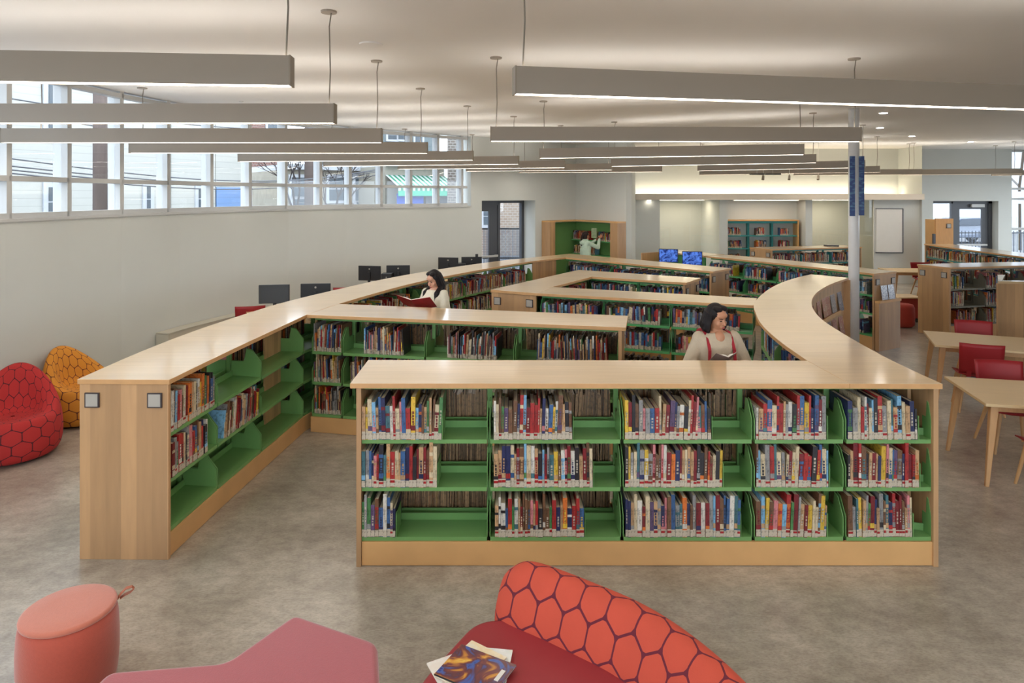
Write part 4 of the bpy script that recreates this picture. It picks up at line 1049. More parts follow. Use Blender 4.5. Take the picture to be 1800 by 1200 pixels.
# service desk right
o = root('service_desk', 'plain maple service desk with recessed dark top, right frame edge', 'desk', (8.8,10.5,0))
mesh('front_panel', MB().prism([(7.45,10.2),(10.3,9.95),(10.3,9.99),(7.45,10.24)], 0, 1.25), M['panel'], o)
mesh('side_panel', MB().prism([(7.45,10.2),(7.49,10.2),(8.09,11.0),(8.05,11.0)], 0, 1.25), M['panel'], o)
mesh('top_rim', MB().prism([(7.44,10.19),(10.3,9.94),(10.3,10.06),(7.56,10.29)], 1.25, 1.285).prism([(7.44,10.19),(7.56,10.27),(8.15,11.0),(8.04,11.02)], 1.25, 1.285), M['top'], o)
mesh('recess_floor', MB().prism([(7.52,10.25),(10.3,10.0),(10.3,10.85),(8.1,10.98)], 1.12, 1.15), M['dark'], o)

# ------------------------------------------------------------------ computers
def monitor_proto(screen_m, w=.46, h=.29):
    o = root('computer_monitor', 'x', 'monitor', (0,0,0))
    hs = mesh('housing', MB().box((-w/2,-.012,.16),(w/2,.022,.16+h)), M['black'], o, bevel=.006, local=True)
    mesh('screen', MB().box((-w/2+.012,-.0135,.172),(w/2-.012,-.012,.16+h-.012)), screen_m, hs, local=True)
    st = mesh('stand', MB().box((-.025,.022,.01),(.025,.05,.33)), M['black'], o, bevel=.004, local=True)
    mesh('foot', MB().box((-.11,-.06,0),(.11,.11,.012)), M['black'], o, bevel=.004, local=True)
    mesh('badge', MB().tube([(0,.0225,.39),(0,.0235,.39)], [.016,.016], 16), M['sign'], hs, local=True)
    return o
mo = monitor_proto(M['screen']); mused = [False]
def monitor(c, z, ang, label, group, src=None):
    o = (mo if not mused[0] else copy_tree(mo)) if src is None else src
    if src is None: mused[0] = True
    o.location = (c[0],c[1],z); o.rotation_euler = (0,0,ang); return tag(o, label, 'monitor', group)
GM = 'black monitors on the wall aisle desks'
for i, (c, ang, lab) in enumerate((((-3.42,10.6),radians(30),'nearest'),((-2.55,13.25),radians(28),'middle'),((-1.2,15.0),radians(35),'farthest'))):
    d = Vector((cos(ang),sin(ang))); n_ = Vector((-d.y,d.x)); c = Vector(c)
    o = root('computer_desk', 'maple computer desk in the wall aisle, %s of three' % lab, 'desk', (c.x,c.y,0), 'wall aisle computer desks', ang)
    mesh('desktop', MB().box((-.72,-.36,.735),(.72,.36,.76)), M['ttop'], o, local=True, bevel=.003)
    for sx in (-1,1):
        mesh('side_panel', MB().box((sx*.68-.015,-.3,0),(sx*.68+.015,.3,.735)), M['wood'], o, local=True)
    mesh('modesty_panel', MB().box((-.66,-.01,.3),(.66,.01,.735)), M['wood'], o, local=True)
    if i == 0:
        kb = mesh('keyboard', MB().box((-.42,-.25,.76),(-.02,-.12,.775)), M['black'], None, local=True); kb.location = (c.x,c.y,0); kb.rotation_euler = (0,0,ang); tag(kb, 'black keyboard on the nearest wall aisle desk', 'keyboard')
L_ = [((482,10.35),8,'black monitor with blank grey screen facing the camera, nearest in the aisle'),((555,10.5),186,'black monitor seen from behind, second from the left in the aisle'),
      ((650,13.1),170,'black monitor turned away, third from the left in the aisle'),((700,13.2),186,'black monitor seen from behind, just left of the reading woman'),
      ((788,14.85),170,'dark monitor right of the reading woman, above the curved top'),((829,15.0),186,'farthest dark monitor beside the glass door, with a webcam on top')]
for (px, Y), ang, lab in L_: monitor(((px-900)/F_PX*Y, Y), .76, radians(ang), lab, GM)
for px, Y, lab in ((681,13.0,'middle'),(811,14.9,'farthest')):
    X = (px-900)/F_PX*Y; o = root('computer_tower', 'small black computer tower on the %s wall aisle desk' % lab, 'computer', (X,Y,.76), 'black computer towers')
    mesh('case', MB().box((X-.1,Y-.12,.76),(X+.1,Y+.12,1.08)), M['black'], o, bevel=.006); mesh('power_button', MB().box((X-.01,Y-.122,1.0),(X+.01,Y-.12,1.02)), M['sign'], o)
X=(838-900)/F_PX*15.0
o = tag(mesh('webcam', MB().box((X-.03,14.98,1.21),(X+.03,15.04,1.27)), M['black']), 'small black webcam on the farthest monitor', 'webcam')
chair((-4.24,10.8), radians(200), 'red shell chair beside the nearest blank monitor', 'red shell chairs'); chair((-3.27,12.95), radians(200), 'red shell chair peeking over the curved top, middle desk', 'red shell chairs')
# radiator along the wall
o = root('convector_heater', 'low enamel convector heater running along the left wall', 'heater', (-5.1,10.3,0))
a_ = [at_px(273,WL)[0], (-5.12,10.25), (-4.75,11.4), (-4.4,12.3)]; b_ = offs(a_, -.22); a_ = offs(a_, -.01)
hb_ = MB(); tp = MB()
for i in range(3):
    hb_.prism([a_[i],a_[i+1],b_[i+1],b_[i]], .12, .57); tp.prism([a_[i],a_[i+1],offs(b_,-.01)[i+1],offs(b_,-.01)[i]], .575, .59)
mesh('cabinet', hb_, M['heater'], o); mesh('grille_top', tp, M['heater'], o)
mesh('feet', MB().prism([a_[0],lerp(a_[0],a_[1],.1),lerp(b_[0],b_[1],.1),b_[0]], 0, .12).prism([lerp(a_[2],a_[3],.9),a_[3],b_[3],lerp(b_[2],b_[3],.9)], 0, .12), M['base'], o)

# carrel with two lit screens at the head of the second long case
o = root('computer_carrel', 'maple and green computer counter at the far end of the second long bookcase', 'desk', (3.8,15.1,0))
cf = [(3.46,15.55),(4.15,14.37)]; cb = [(4.02,15.9),(4.70,14.72)]
fn = Vector((-.86,-.5))
mesh('worktop', MB().prism([cf[0],cf[1],cb[1],cb[0]], 1.254, 1.29), M['top'], o)
mesh('back_panel', MB().prism([(cf[0][0]+.03,cf[0][1]+.02),(cf[1][0]+.03,cf[1][1]+.02),(cf[1][0]+.05,cf[1][1]+.03),(cf[0][0]+.05,cf[0][1]+.03)], .1, 1.25), M['green2'], o)
q0 = Vector(cf[0])+fn*.55; q1 = Vector(cf[1])+fn*.5
mesh('counter', MB().prism([cf[0],cf[1],tuple(q1),tuple(q0)], .90,.93), M['ttop'], o)
mesh('partition', MB().prism([cf[0],tuple(q0),(q0.x-.02,q0.y+.035),(cf[0][0]-.02,cf[0][1]+.035)], 0, 1.27), M['panel'], o)
mesh('end_panel', MB().prism([(cf[1][0]-.01,cf[1][1]-.02),tuple(q1),(q1.x-.02,q1.y+.035),(cf[1][0]-.03,cf[1][1]+.015)], 0, .9), M['panel'], o)
def screen_mat():
    m = bpy.data.materials.new('lit_blue_screen'); m.use_nodes = True; nt = m.node_tree; N = nt.nodes; L = nt.links; N.clear()
    ou = N.new('ShaderNodeOutputMaterial'); e = N.new('ShaderNodeEmission'); tc = N.new('ShaderNodeTexCoord'); n = N.new('ShaderNodeTexNoise'); n.inputs['Scale'].default_value = 9; n.inputs['Distortion'].default_value = 1.5
    r = N.new('ShaderNodeValToRGB'); r.color_ramp.elements[0].position = .4; r.color_ramp.elements[1].position = .62; r.color_ramp.elements[0].color = lin((40,56,120))+(1,); r.color_ramp.elements[1].color = lin((96,140,240))+(1,)
    e.inputs[1].default_value = .75
    L.new(tc.outputs['Object'], n.inputs[0]); L.new(n.outputs[0], r.inputs[0]); L.new(r.outputs[0], e.inputs[0]); L.new(e.outputs[0], ou.inputs[0]); return m
ms_ = monitor_proto(screen_mat(), .42, .30)
monitor((3.516,14.96), .93, radians(-14), 'lit blue monitor, left of the two on the far counter', 'lit blue monitors', ms_)
m2 = copy_tree(ms_); monitor((3.88,14.33), .93, radians(-14), 'lit blue monitor, right of the two on the far counter', 'lit blue monitors', m2)

# ------------------------------------------------------------------ magazines on the curved display and the niche end
mcols = [((196,150,140),(170,110,100),(214,190,170)),((198,140,130),(176,120,110),(220,200,180)),((214,196,160),(190,120,110),(226,214,190)),((206,150,130),(180,120,100),(220,180,160)),((190,190,190),(150,140,140),(214,204,196)),((150,150,160),(110,110,120),(190,190,196))]
CR2 = CRs[20:]
def face_out(px, z, i, lab, hgt=.29):
    p, t = at_px(px, CR2)
    inw = Vector((-t.y,t.x)); c = Vector(p)+inw*.012
    o = root('face_out_magazine', lab, 'magazine', (c.x,c.y,z), 'magazines on the curved display ledges')
    w = .11; tt = Vector((t.x,t.y,0)); b0 = Vector((c.x,c.y,z+.002)); lean = Vector((inw.x,inw.y,0))*.045
    q = [b0-tt*w, b0+tt*w, b0+tt*w+lean+Vector((0,0,hgt)), b0-tt*w+lean+Vector((0,0,hgt))]
    k = Vector((inw.x,inw.y,0))*.006
    mb = MB(); mb.add([tuple(v) for v in q]+[tuple(v+k) for v in q], [(0,1,2,3),(7,6,5,4),(0,4,5,1),(1,5,6,2),(2,6,7,3),(3,7,4,0)])
    mesh('cover', mb, cover_mat('mag_cover_%d' % i, mcols[i%6], 11), o)
for i, (px, lab) in enumerate(((1436,'greyish magazine deepest in the curve, upper display ledge'),(1446,'pale pink magazine second in the curve, upper display ledge'),(1455,'pink magazine third in the curve, upper display ledge'),(1461,'cream magazine with red mark, upper display ledge'),(1470,'pink figure magazine second from the column, upper display ledge'),(1482,'grey white magazine nearest the column, upper display ledge'))):
    face_out(px, .802, i, lab)
for i, (px, lab) in enumerate(((1464,'green magazine, third from the column, lower display ledge'),(1473,'grey blue magazine, second from the column, lower display ledge'),(1484,'dark grey magazine nearest the column, lower display ledge'))):
    face_out(px, .412, i+5, lab)
# display niche on the end of the second long case
a, b = Vector((6.05,11.12)), Vector((6.62,11.45)); w_ = (b-a).normalized(); out_ = Vector((w_.y,-w_.x))
o = sec
mesh('display_ledge', MB().prism([tuple(a+w_*.02),tuple(b-w_*.02),tuple(b-w_*.02+out_*.09),tuple(a+w_*.02+out_*.09)], .80, .84), M['wood'], o)
mesh('lower_front_panel', MB().prism([tuple(a+w_*.02),tuple(b-w_*.02),tuple(b-w_*.02+out_*.07),tuple(a+w_*.02+out_*.07)], 0, .80), M['panel'], o)
for i, (s_, lab) in enumerate(((.24,'dark edged magazine with grey text, left on the niche ledge'),(.44,'white zigzag patterned magazine, right on the niche ledge'))):
    c = a+w_*s_+out_*.05; z = .841
    oo = root('face_out_magazine', lab, 'magazine', (c.x,c.y,z), 'magazines on the niche ledge')
    tt = Vector((w_.x,w_.y,0))*.085; b0 = Vector((c.x,c.y,z)); ln = Vector((-out_.x,-out_.y,0))*.03
    q = [b0-tt, b0+tt, b0+tt+ln+Vector((0,0,.24)), b0-tt+ln+Vector((0,0,.24))]; k = Vector((-out_.x,-out_.y,0))*.006
    mesh('cover', MB().add([tuple(v) for v in q]+[tuple(v+k) for v in q], [(0,1,2,3),(7,6,5,4),(0,4,5,1),(1,5,6,2),(2,6,7,3),(3,7,4,0)]), cover_mat('niche_cover_%d' % i, ((60,64,96),(170,172,186),(214,212,214)), 20), oo)
# white board and papers
o = root('whiteboard', 'large cream board with a dark tray on the far white wall', 'whiteboard', (11.0,19.4,0))
mesh('panel', MB().prism([(10.66,19.47),(11.38,19.4),(11.38,19.44),(10.66,19.5)], .93, 2.19), M['white'], o)
mesh('frame', MB().prism([(10.64,19.46),(11.40,19.39),(11.40,19.42),(10.64,19.49)], .90, .93).prism([(11.38,19.38),(11.40,19.38),(11.40,19.44),(11.38,19.44)], .93, 2.2).prism([(10.64,19.46),(11.40,19.39),(11.40,19.42),(10.64,19.49)], 2.19, 2.21), M['dark'], o)
o = tag(mesh('book_stack', MB().box((8.05,17.0,1.291),(8.35,17.2,1.32)), M['dark']), 'flat dark booklet lying on the low teal case', 'book')
# framed notice on the far glass door (red and white squares)
mesh('notice', MB().box((13.2,21.06,1.33),(13.42,21.065,1.48)), mat('notice_red', (190,40,60), .5), bpy.data.objects['door_2'])
mesh('notice', MB().box((13.5,21.06,1.28),(13.72,21.065,1.48)), M['white'], bpy.data.objects['door_2'])
# ------------------------------------------------------------------ outdoors
def siding(name, rgb, pitch=.22):
    m = mat(name, rgb, .8, var=.02); nt = m.node_tree; N = nt.nodes; L = nt.links; b = N['Principled BSDF']
    tc = N.new('ShaderNodeTexCoord'); sp = N.new('ShaderNodeSeparateXYZ'); L.new(tc.outputs['Object'], sp.inputs[0])
    d = N.new('ShaderNodeMath'); d.operation = 'DIVIDE'; d.inputs[1].default_value = pitch; L.new(sp.outputs[2], d.inputs[0])
    f = N.new('ShaderNodeMath'); f.operation = 'FRACT'; L.new(d.outputs[0], f.inputs[0])
    g = N.new('ShaderNodeMath'); g.operation = 'LESS_THAN'; g.inputs[1].default_value = .09; L.new(f.outputs[0], g.inputs[0])
    mx = N.new('ShaderNodeMix'); mx.data_type = 'RGBA'; src = b.inputs['Base Color'].links[0].from_socket
    L.new(g.outputs[0], mx.inputs[0]); L.new(src, mx.inputs[6]); mx.inputs[7].default_value = tuple(v*.84 for v in lin(rgb))+(1,); L.new(mx.outputs[2], b.inputs['Base Color']); return m
def brick(name, c1, c2, mortar, sc=2.2):
    m = mat(name, c1, .9); nt = m.node_tree; N = nt.nodes; L = nt.links
    tc = N.new('ShaderNodeTexCoord'); sp = N.new('ShaderNodeSeparateXYZ'); cb_ = N.new('ShaderNodeCombineXYZ'); ad = N.new('ShaderNodeMath'); ad.operation = 'ADD'
    L.new(tc.outputs['Object'], sp.inputs[0]); L.new(sp.outputs[0], ad.inputs[0]); L.new(sp.outputs[1], ad.inputs[1]); L.new(ad.outputs[0], cb_.inputs[0]); L.new(sp.outputs[2], cb_.inputs[1])
    b = N.new('ShaderNodeTexBrick'); b.inputs['Scale'].default_value = sc; b.inputs['Color1'].default_value = lin(c1)+(1,); b.inputs['Color2'].default_value = lin(c2)+(1,); b.inputs['Mortar'].default_value = lin(mortar)+(1,)
    b.inputs['Mortar Size'].default_value = .03
    L.new(cb_.outputs[0], b.inputs[0]); L.new(b.outputs[0], N['Principled BSDF'].inputs['Base Color']); return m
gm = mat('asphalt', (104,104,106), .9, var=.1)
o = struct('ground', MB().prism([(-70,-40),(90,-40),(90,130),(-70,130)], -.3, -.14), gm)
cream = siding('cream_siding', (180,178,170)); blue = siding('blue_siding', (112,142,184)); 
pane = mat('house_pane', (74,84,92), .2); trimw = mat('house_trim', (182,184,188), .6)
def facade(name, label, a, b, z1, m, wins=(), dpt=6, cat='building', z0=-.14):
    """front from a to b (seen from inside), windows = (t, z, w, h)"""
    A, Bv = Vector(a), Vector(b); t = (Bv-A).normalized(); n_ = Vector((-t.y,t.x))
    o = root(name, label, cat, (A.x,A.y,z0))
    mesh('wall', MB().prism([a,b,tuple(Bv+n_*dpt),tuple(A+n_*dpt)], z0, z1), m, o)
    mesh('roof', MB().prism([tuple(A-n_*.3),tuple(Bv-n_*.3),tuple(Bv+n_*(dpt+.2)),tuple(A+n_*(dpt+.2))], z1, z1+.25), trimw, o)
    for (s, z, w, h) in wins:
        p = A+t*s; q = A+t*(s+w)
        f = mesh('window', MB().prism([tuple(p-t*.14-n_*.06),tuple(q+t*.14-n_*.06),tuple(q+t*.14),tuple(p-t*.14)], z-.14, z+h+.14), trimw, o)
        g = MB().prism([tuple(p-n_*.08),tuple(q-n_*.08),tuple(q-n_*.06),tuple(p-n_*.06)], z, z+h*.48).prism([tuple(p-n_*.08),tuple(q-n_*.08),tuple(q-n_*.06),tuple(p-n_*.06)], z+h*.53, z+h)
        mesh('pane', g, pane, f)
    return o
def XY(px, Y): return ((px-900)/F_PX*Y, Y)
def winpx(a, b, px, ):
    p = at_px(px, [a,b])
    return (Vector(p[0])-Vector(a)).length
def wlist(a, b, l):
    r_ = []
    for (p0, p1, y0, y1) in l:
        s0 = winpx(a,b,p0); s1 = winpx(a,b,p1); q = Vector(a)+(Vector(b)-Vector(a)).normalized()*(s0+s1)/2
        zt = EYE-(y0-HOR)/F_PX*q.y; zb = EYE-(y1-HOR)/F_PX*q.y; r_.append((s0, zb, s1-s0, zt-zb))
    return r_
a, b = (-15.2,8), XY(378,28.0)
a = (-13.9,13.0)
facade('house', 'blue sided house front at the far left pane of the ribbon window', (-13.4,13.6), XY(14,17.7), 8, blue)
a, b = XY(16,17.8), XY(300,22.5)
facade('house', 'cream sided house with sash windows beyond the ribbon window', a, b, 9, cream, wlist(a, b, [(83,108,150,226),(83,110,329,380),(188,205,328,374),(205,206.5,150,370),(256,262,328,372)]))
a, b = XY(301,22.6), XY(378,24.5)
facade('house', 'cream house corner with one window, left of the blue wall', a, b, 9, cream, wlist(a, b, [(347,362,331,368)]))
a, b = XY(379,24.6), XY(441,26.5)
o = facade('house', 'cream upper wall above the blue siding strip', a, b, 9, cream)
zb = EYE-(329-HOR)/F_PX*25
t = (Vector(b)-Vector(a)).normalized(); n_ = Vector((-t.y,t.x))
mesh('blue_cladding', MB().prism([tuple(Vector(a)-n_*.05),tuple(Vector(b)-n_*.05),b,a], 1, zb), blue, o, label='light blue siding')
rb = brick('red_brick', (112,74,66), (126,86,76), (140,132,126)); tb = brick('tan_brick', (104,96,88), (84,74,68), (150,146,140), 2.6)
a, b = XY(441,34), XY(502,36); facade('brick_building', 'reddish brick building between the blue wall and the dark pole', a, b, 12, rb, wlist(a, b, [(470,488,205,226),(470,486,150,190)]))
a, b = XY(503,30), XY(676,33)
o = facade('shop_building', 'stone fronted shops beyond the middle of the ribbon window', a, b, 3.75, mat('stone_front', (150,144,130), .8, var=.12, scale=3), wlist(a, b, [(512,556,312,345),(578,612,312,352),(624,664,312,352),(514,554,350,362),(626,660,355,364)]))
a, b = XY(560,44), XY(760,47); facade('apartment_building', 'grey green upper storeys above the shops', a, b, 14, mat('grey_green_wall', (104,114,116), .8, var=.05), wlist(a, b, [(682,697,230,245),(700,716,230,245),(622,640,200,225),(730,742,228,250)]))
a, b = XY(677,30), XY(781,32)
o = facade('shop_building', 'shop with a green and white striped awning and blue blinds', a, b, 3.9, mat('shop_front', (150,145,132), .8), [])
t = (Vector(b)-Vector(a)).normalized(); n_ = Vector((-t.y,t.x)); A = Vector(a); Ln = (Vector(b)-A).length
aw = root('awning', 'green and white striped awning over the blue shop front', 'awning', (A.x,A.y,3.0))
k = 26
for kk, (nm, m_, off) in enumerate((('white_stripe', mat('awning_white', (176,182,180), .7), 0), ('green_stripe', mat('awning_green', (44,120,90), .7), 1))):
    mb = MB()
    for i in range(off, k, 2):
        p = A+t*(Ln*i/k); q = A+t*(Ln*(i+1)/k) if off else A+t*(Ln*(i+1)/k)
        pts = []
        for v in (p, q):
            pts += [(v.x-n_.x*.02,v.y-n_.y*.02,3.5),(v.x-n_.x*1.2,v.y-n_.y*1.2,2.95),(v.x-n_.x*1.2,v.y-n_.y*1.2,2.6)]
        mb.add(pts, [(0,1,4,3),(1,2,5,4)])
    mesh(nm, mb, m_, aw)
mesh('valance', MB().prism([tuple(A-n_*1.18),tuple(A+t*Ln-n_*1.18),tuple(A+t*Ln-n_*1.21),tuple(A-n_*1.21)], 2.55, 2.78), mat('awning_valance', (60,160,130), .7), aw)
mesh('blue_blind', MB().prism([tuple(A+t*.1-n_*.9),tuple(A+t*Ln*.46-n_*.9),tuple(A+t*Ln*.46-n_*.88),tuple(A+t*.1-n_*.88)], 1.3, 2.66), mat('blind_blue', (30,76,170), .7), aw)
mesh('dark_front', MB().prism([tuple(A+t*Ln*.5-n_*.9),tuple(A+t*Ln-n_*.9),tuple(A+t*Ln-n_*.88),tuple(A+t*Ln*.5-n_*.88)], 1.3, 2.55), M['dark'], aw)
a, b = XY(788,24), XY(845,24.2); facade('brick_pier_building', 'grey brown brick wall at the right end of the ribbon window', a, b, 9, tb, (), .5)
# behind the left door
a, b = XY(846,30), XY(935,30.1); facade('brick_building', 'pale brick house seen through the left glass door', a, b, 9, brick('pale_brick', (160,140,124), (150,130,114), (172,164,154)), wlist(a, b, [(850,858,365,395)]))
fe = root('fence', 'dark mesh fence outside the left glass door', 'fence', XY(890,25)+(0,))
mb = MB()
for i in range(40):
    p = XY(850+i*2.2, 25); mb.box((p[0]-.012,p[1],-.14),(p[0]+.012,p[1]+.02,1.35))
mesh('picket', mb, mat('fence_grey', (90,100,112), .6), fe)['kind'] = 'stuff'
p = XY(848,25); q = XY(938,25); mesh('rail', MB().box((p[0],25,1.3),(q[0],25.03,1.36)).box((p[0],25,.2),(q[0],25.03,.26)), M['dark'], fe)
# utility poles and wires
for (px, Y, r, lab) in ((176,14.5,.145,'thick brown utility pole outside, left part of the ribbon window'),(544,26,.2,'dark utility pole outside, middle of the ribbon window')):
    x, y = XY(px,Y); o = root('utility_pole', lab, 'pole', (x,y,0)); mesh('pole_shaft', MB().tube([(x,y,-.14),(x,y,9)], [r,r*.9], 18), mat('pole_wood_%d' % px, (98,84,78), .85, var=.12, scale=3, stretch=(6,6,.6)), o, smooth=True)
    mesh('cross_arm', MB().beam((x-.8,y,8.2),(x+.8,y,8.2),.1,.1), mat('arm_%d' % px, (98,84,78), .8), o)
for i, (y0, y1) in enumerate(((268,300),(283,298),(290,302),(296,308),(180,250),(160,215))):
    p = XY(-60,13.2); q = XY(660,28); z0 = EYE-(y0-HOR)/F_PX*13.2; z1 = EYE-(y1-HOR)/F_PX*28
    pts = [(p[0]+(q[0]-p[0])*t,p[1]+(q[1]-p[1])*t, z0+(z1-z0)*t-.5*sin(pi*t)) for t in [j/16 for j in range(17)]]
    tag(mesh('overhead_wire', MB().tube(pts, .016, 5), M['dark']), 'thin dark overhead wire outside the ribbon window, %s of the six from the sill up' % ['fourth','third','second','lowest','fifth','topmost'][i], 'wire', 'overhead wires outside the ribbon window')
# bare trees
def tree(px, Y, h, label, col_, leaves=None, seed=1):
    r = random.Random(seed); x, y = XY(px,Y); o = root('tree', label, 'tree', (x,y,0)); mb = MB(); tips = []
    def br(p, d, l, rad, k):
        q = p+d*l; mb.tube([tuple(p),tuple(q)], [rad,rad*.65], 6)
        if k == 0: tips.append(q); return
        for _ in range(3):
            nd = (d+Vector((r.uniform(-.8,.8),r.uniform(-.8,.8),r.uniform(-.1,.6)))).normalized(); br(q, nd, l*.68, rad*.6, k-1)
    br(Vector((x,y,-.14)), Vector((0,0,1)), h*.42, .09, 4)
    mesh('trunk', mb, mat('bark_%d' % px, col_, .9), o)
    if leaves:
        lm = MB()
        for q in tips:
            for _ in range(10):
                c = q+Vector((r.uniform(-.5,.5),r.uniform(-.5,.5),r.uniform(-.4,.4))); a_ = Vector((r.uniform(-1,1),r.uniform(-1,1),r.uniform(-1,1))).normalized()*.12; b_ = a_.cross(Vector((r.uniform(-1,1),.3,1))).normalized()*.1
                lm.add([tuple(c-a_),tuple(c+b_),tuple(c+a_),tuple(c-b_)], [(0,1,2,3)])
        mesh('foliage', lm, mat('leaves_%d' % px, leaves, .8, var=.3), o)
tree(520,27,4.2,'bare street tree left of the dark utility pole',(60,52,50),None,3)
tree(585,27,3.8,'bare street tree before the stone fronted shops',(60,52,50),None,5)
tree(1792,33,7.5,'yellow green street tree beyond the far right window',(70,60,50),(150,160,90),8)
# cars
def car(label, px, Y, ang, rgb, L_=4.5):
    x, y = XY(px,Y); o = root('car', label, 'car', (x,y,-.14), None, ang)
    prof = [(-2.2,.35),(-2.22,.75),(-2.0,.92),(-1.2,1.0),(-.6,1.42),(.55,1.46),(1.25,1.05),(2.0,.95),(2.22,.7),(2.2,.35)]
    body = MB(); rings = []
    for yy, s in ((-.88,.97),(-.8,1.0),(.8,1.0),(.88,.97)): rings.append([(a*s,yy*(1 if b < .99 else .8),b) for a, b in prof])
    body.loft(rings); mesh('body', body, mat('car_paint', rgb, .25, coat=.5), o, local=True, bevel=.03)
    for sx in (-1,1):
        for wx in (-1.35,1.35):
            w_ = mesh('wheel', MB().tube([(wx,sx*.9-.1,.32),(wx,sx*.9+.1,.32)], [.33,.33], 20), M['black'], o, local=True)
            mesh('hub_cap', MB().tube([(wx,sx*.9-.11,.32),(wx,sx*.9+.11,.32)], [.2,.2], 12), M['mull'], w_, local=True)
    g = MB()
    for sy in (-.735,.735): g.add([(-1.0,sy,1.03),(-.52,sy*.99,1.37),(.48,sy*.99,1.40),(1.08,sy,1.06)], [(0,1,2,3)])
    for p in g.v: pass
    g.v = [(x_, y_*1.05 , z_) for x_,y_,z_ in g.v]
    mesh('side_windows', g, mat('car_glass', (50,60,74), .1), o, local=True)
    return o
car('dark silver car parked in the street beyond the far right door', 1690, 38, radians(4), (92,100,116))
car('pale car bonnet at the sill of the ribbon window', 460, 31, radians(30), (200,204,210))
a, b = (24,56), (60,52)
facade('house', 'white house beyond the street seen through the far right door', (22,48), (46,47), 9, trimw, [(3,3,1.2,1.5),(7,3,1.2,1.5),(12,3,1.2,1.5),(3,6,1.2,1.5),(16,2.2,3,2)])
fe = root('fence', 'dark picket fence outside the far right door and window', 'fence', (18,25,0))
mb = MB()
for i in range(60): mb.box((15.2+i*.13,25,-.14),(15.22+i*.13,25.02,1.25))
mesh('picket', mb, mat('fence_dark', (60,68,82), .6), fe)['kind'] = 'stuff'
mesh('rail', MB().box((15.1,25,1.15),(23.2,25.03,1.2)).box((15.1,25,.15),(23.2,25.03,.2)), M['dark'], fe)
o = tag(mesh('street_sign', MB().box((22.25,30,2.2),(23.4,30.05,2.75)).box((22.8,30.05,-.14),(22.86,30.1,2.4)), trimw), 'white framed street board beyond the far right window', 'sign')
# ------------------------------------------------------------------ downlights and added fill panels inside the far rooms
for i, (x, y) in enumerate(((5.2,20.5),(7.5,19.75),(9.7,20.4),(11.1,20.2))):
    pass
def room_light(x, y, lab, z=2.455):
    o = root('recessed_downlight', 'small recessed downlight in the soffit of the far white rooms, %s' % lab, 'downlight', (x,y,z), 'soffit downlights')
    mesh('trim_ring', MB().tube([(x,y,z),(x,y,z-.006)], [.075,.07], 20), M['white'], o)
    mesh('lamp_lens', MB().tube([(x,y,z-.007),(x,y,z-.01)], [.055,.055], 20), emit_mat('soffit_lens', (1,.9,.74), 16), o)
for x, y, l in ((4.0,19.42,'beside the nook pier'),(5.2,20.0,'behind the left glass'),(9.3,20.0,'behind the right glass'),(10.4,20.0,'before the cream board')): room_light(x, y, l)
for i, (x0, x1, y0, l) in enumerate(((4.5,5.9,20.3,'left'),(9.0,10.4,20.3,'right'))):  # unseen panels added to brighten the glass rooms
    o = root('added_fill_panel', 'added fill light panel, unseen, inside the %s glass room behind the soffit' % l, 'light', ((x0+x1)/2,y0,2.455), 'added fill panels of the far rooms')
    mesh('frame', MB().box((x0,y0,2.445),(x1,y0+.5,2.459)), M['white'], o); mesh('diffuser', MB().box((x0+.03,y0+.03,2.44),(x1-.03,y0+.47,2.445)), emit_mat('panel_glow', (1,.87,.68), 9), o)
o = root('added_fill_panel', 'added fill light panel, unseen, above the tall teal bookcase niche', 'light', (7.4,19.6,2.455), 'added fill panels of the far rooms')  # unseen panel added to brighten the niche
mesh('frame', MB().box((6.5,19.42,2.447),(8.4,19.62,2.459)), M['white'], o); mesh('diffuser', MB().box((6.53,19.44,2.442),(8.37,19.6,2.447)), emit_mat('niche_glow', (1,.88,.7), 7), o)
struct('ceiling_far_rooms', MB().box((3.6,19.72,2.46),(11.95,21.4,2.52)), M['fascia'])

# ------------------------------------------------------------------ people
def skin_mat(n, c): 
    m = mat(n, c, .5, var=.03); m.node_tree.nodes['Principled BSDF'].inputs['Subsurface Weight'].default_value = .08; return m
def Rz(a): return Matrix.Rotation(a, 3, 'Z')
def blob(name, mb, m, parent, vox, sm=2, disp=0):
    o = mesh(name, mb, m, parent, smooth=True, local=True)
    r = o.modifiers.new('remesh', 'REMESH'); r.mode = 'VOXEL'; r.voxel_size = vox; r.use_smooth_shade = True
    s = o.modifiers.new('smooth', 'SMOOTH'); s.iterations = sm; s.factor = .5
    if disp:
        t = bpy.data.textures.new('folds', 'CLOUDS'); t.noise_scale = .09
        d = o.modifiers.new('folds', 'DISPLACE'); d.texture = t; d.strength = disp; d.mid_level = .5
    return o
def limb(mb, pts, rad, n=14):
    for i in range(len(pts)-1): mb.taper(pts[i], pts[i+1], rad[i], rad[i+1], n)
    for p, r in zip(pts, rad): mb.ell(p, (r,r,r), n, 8)
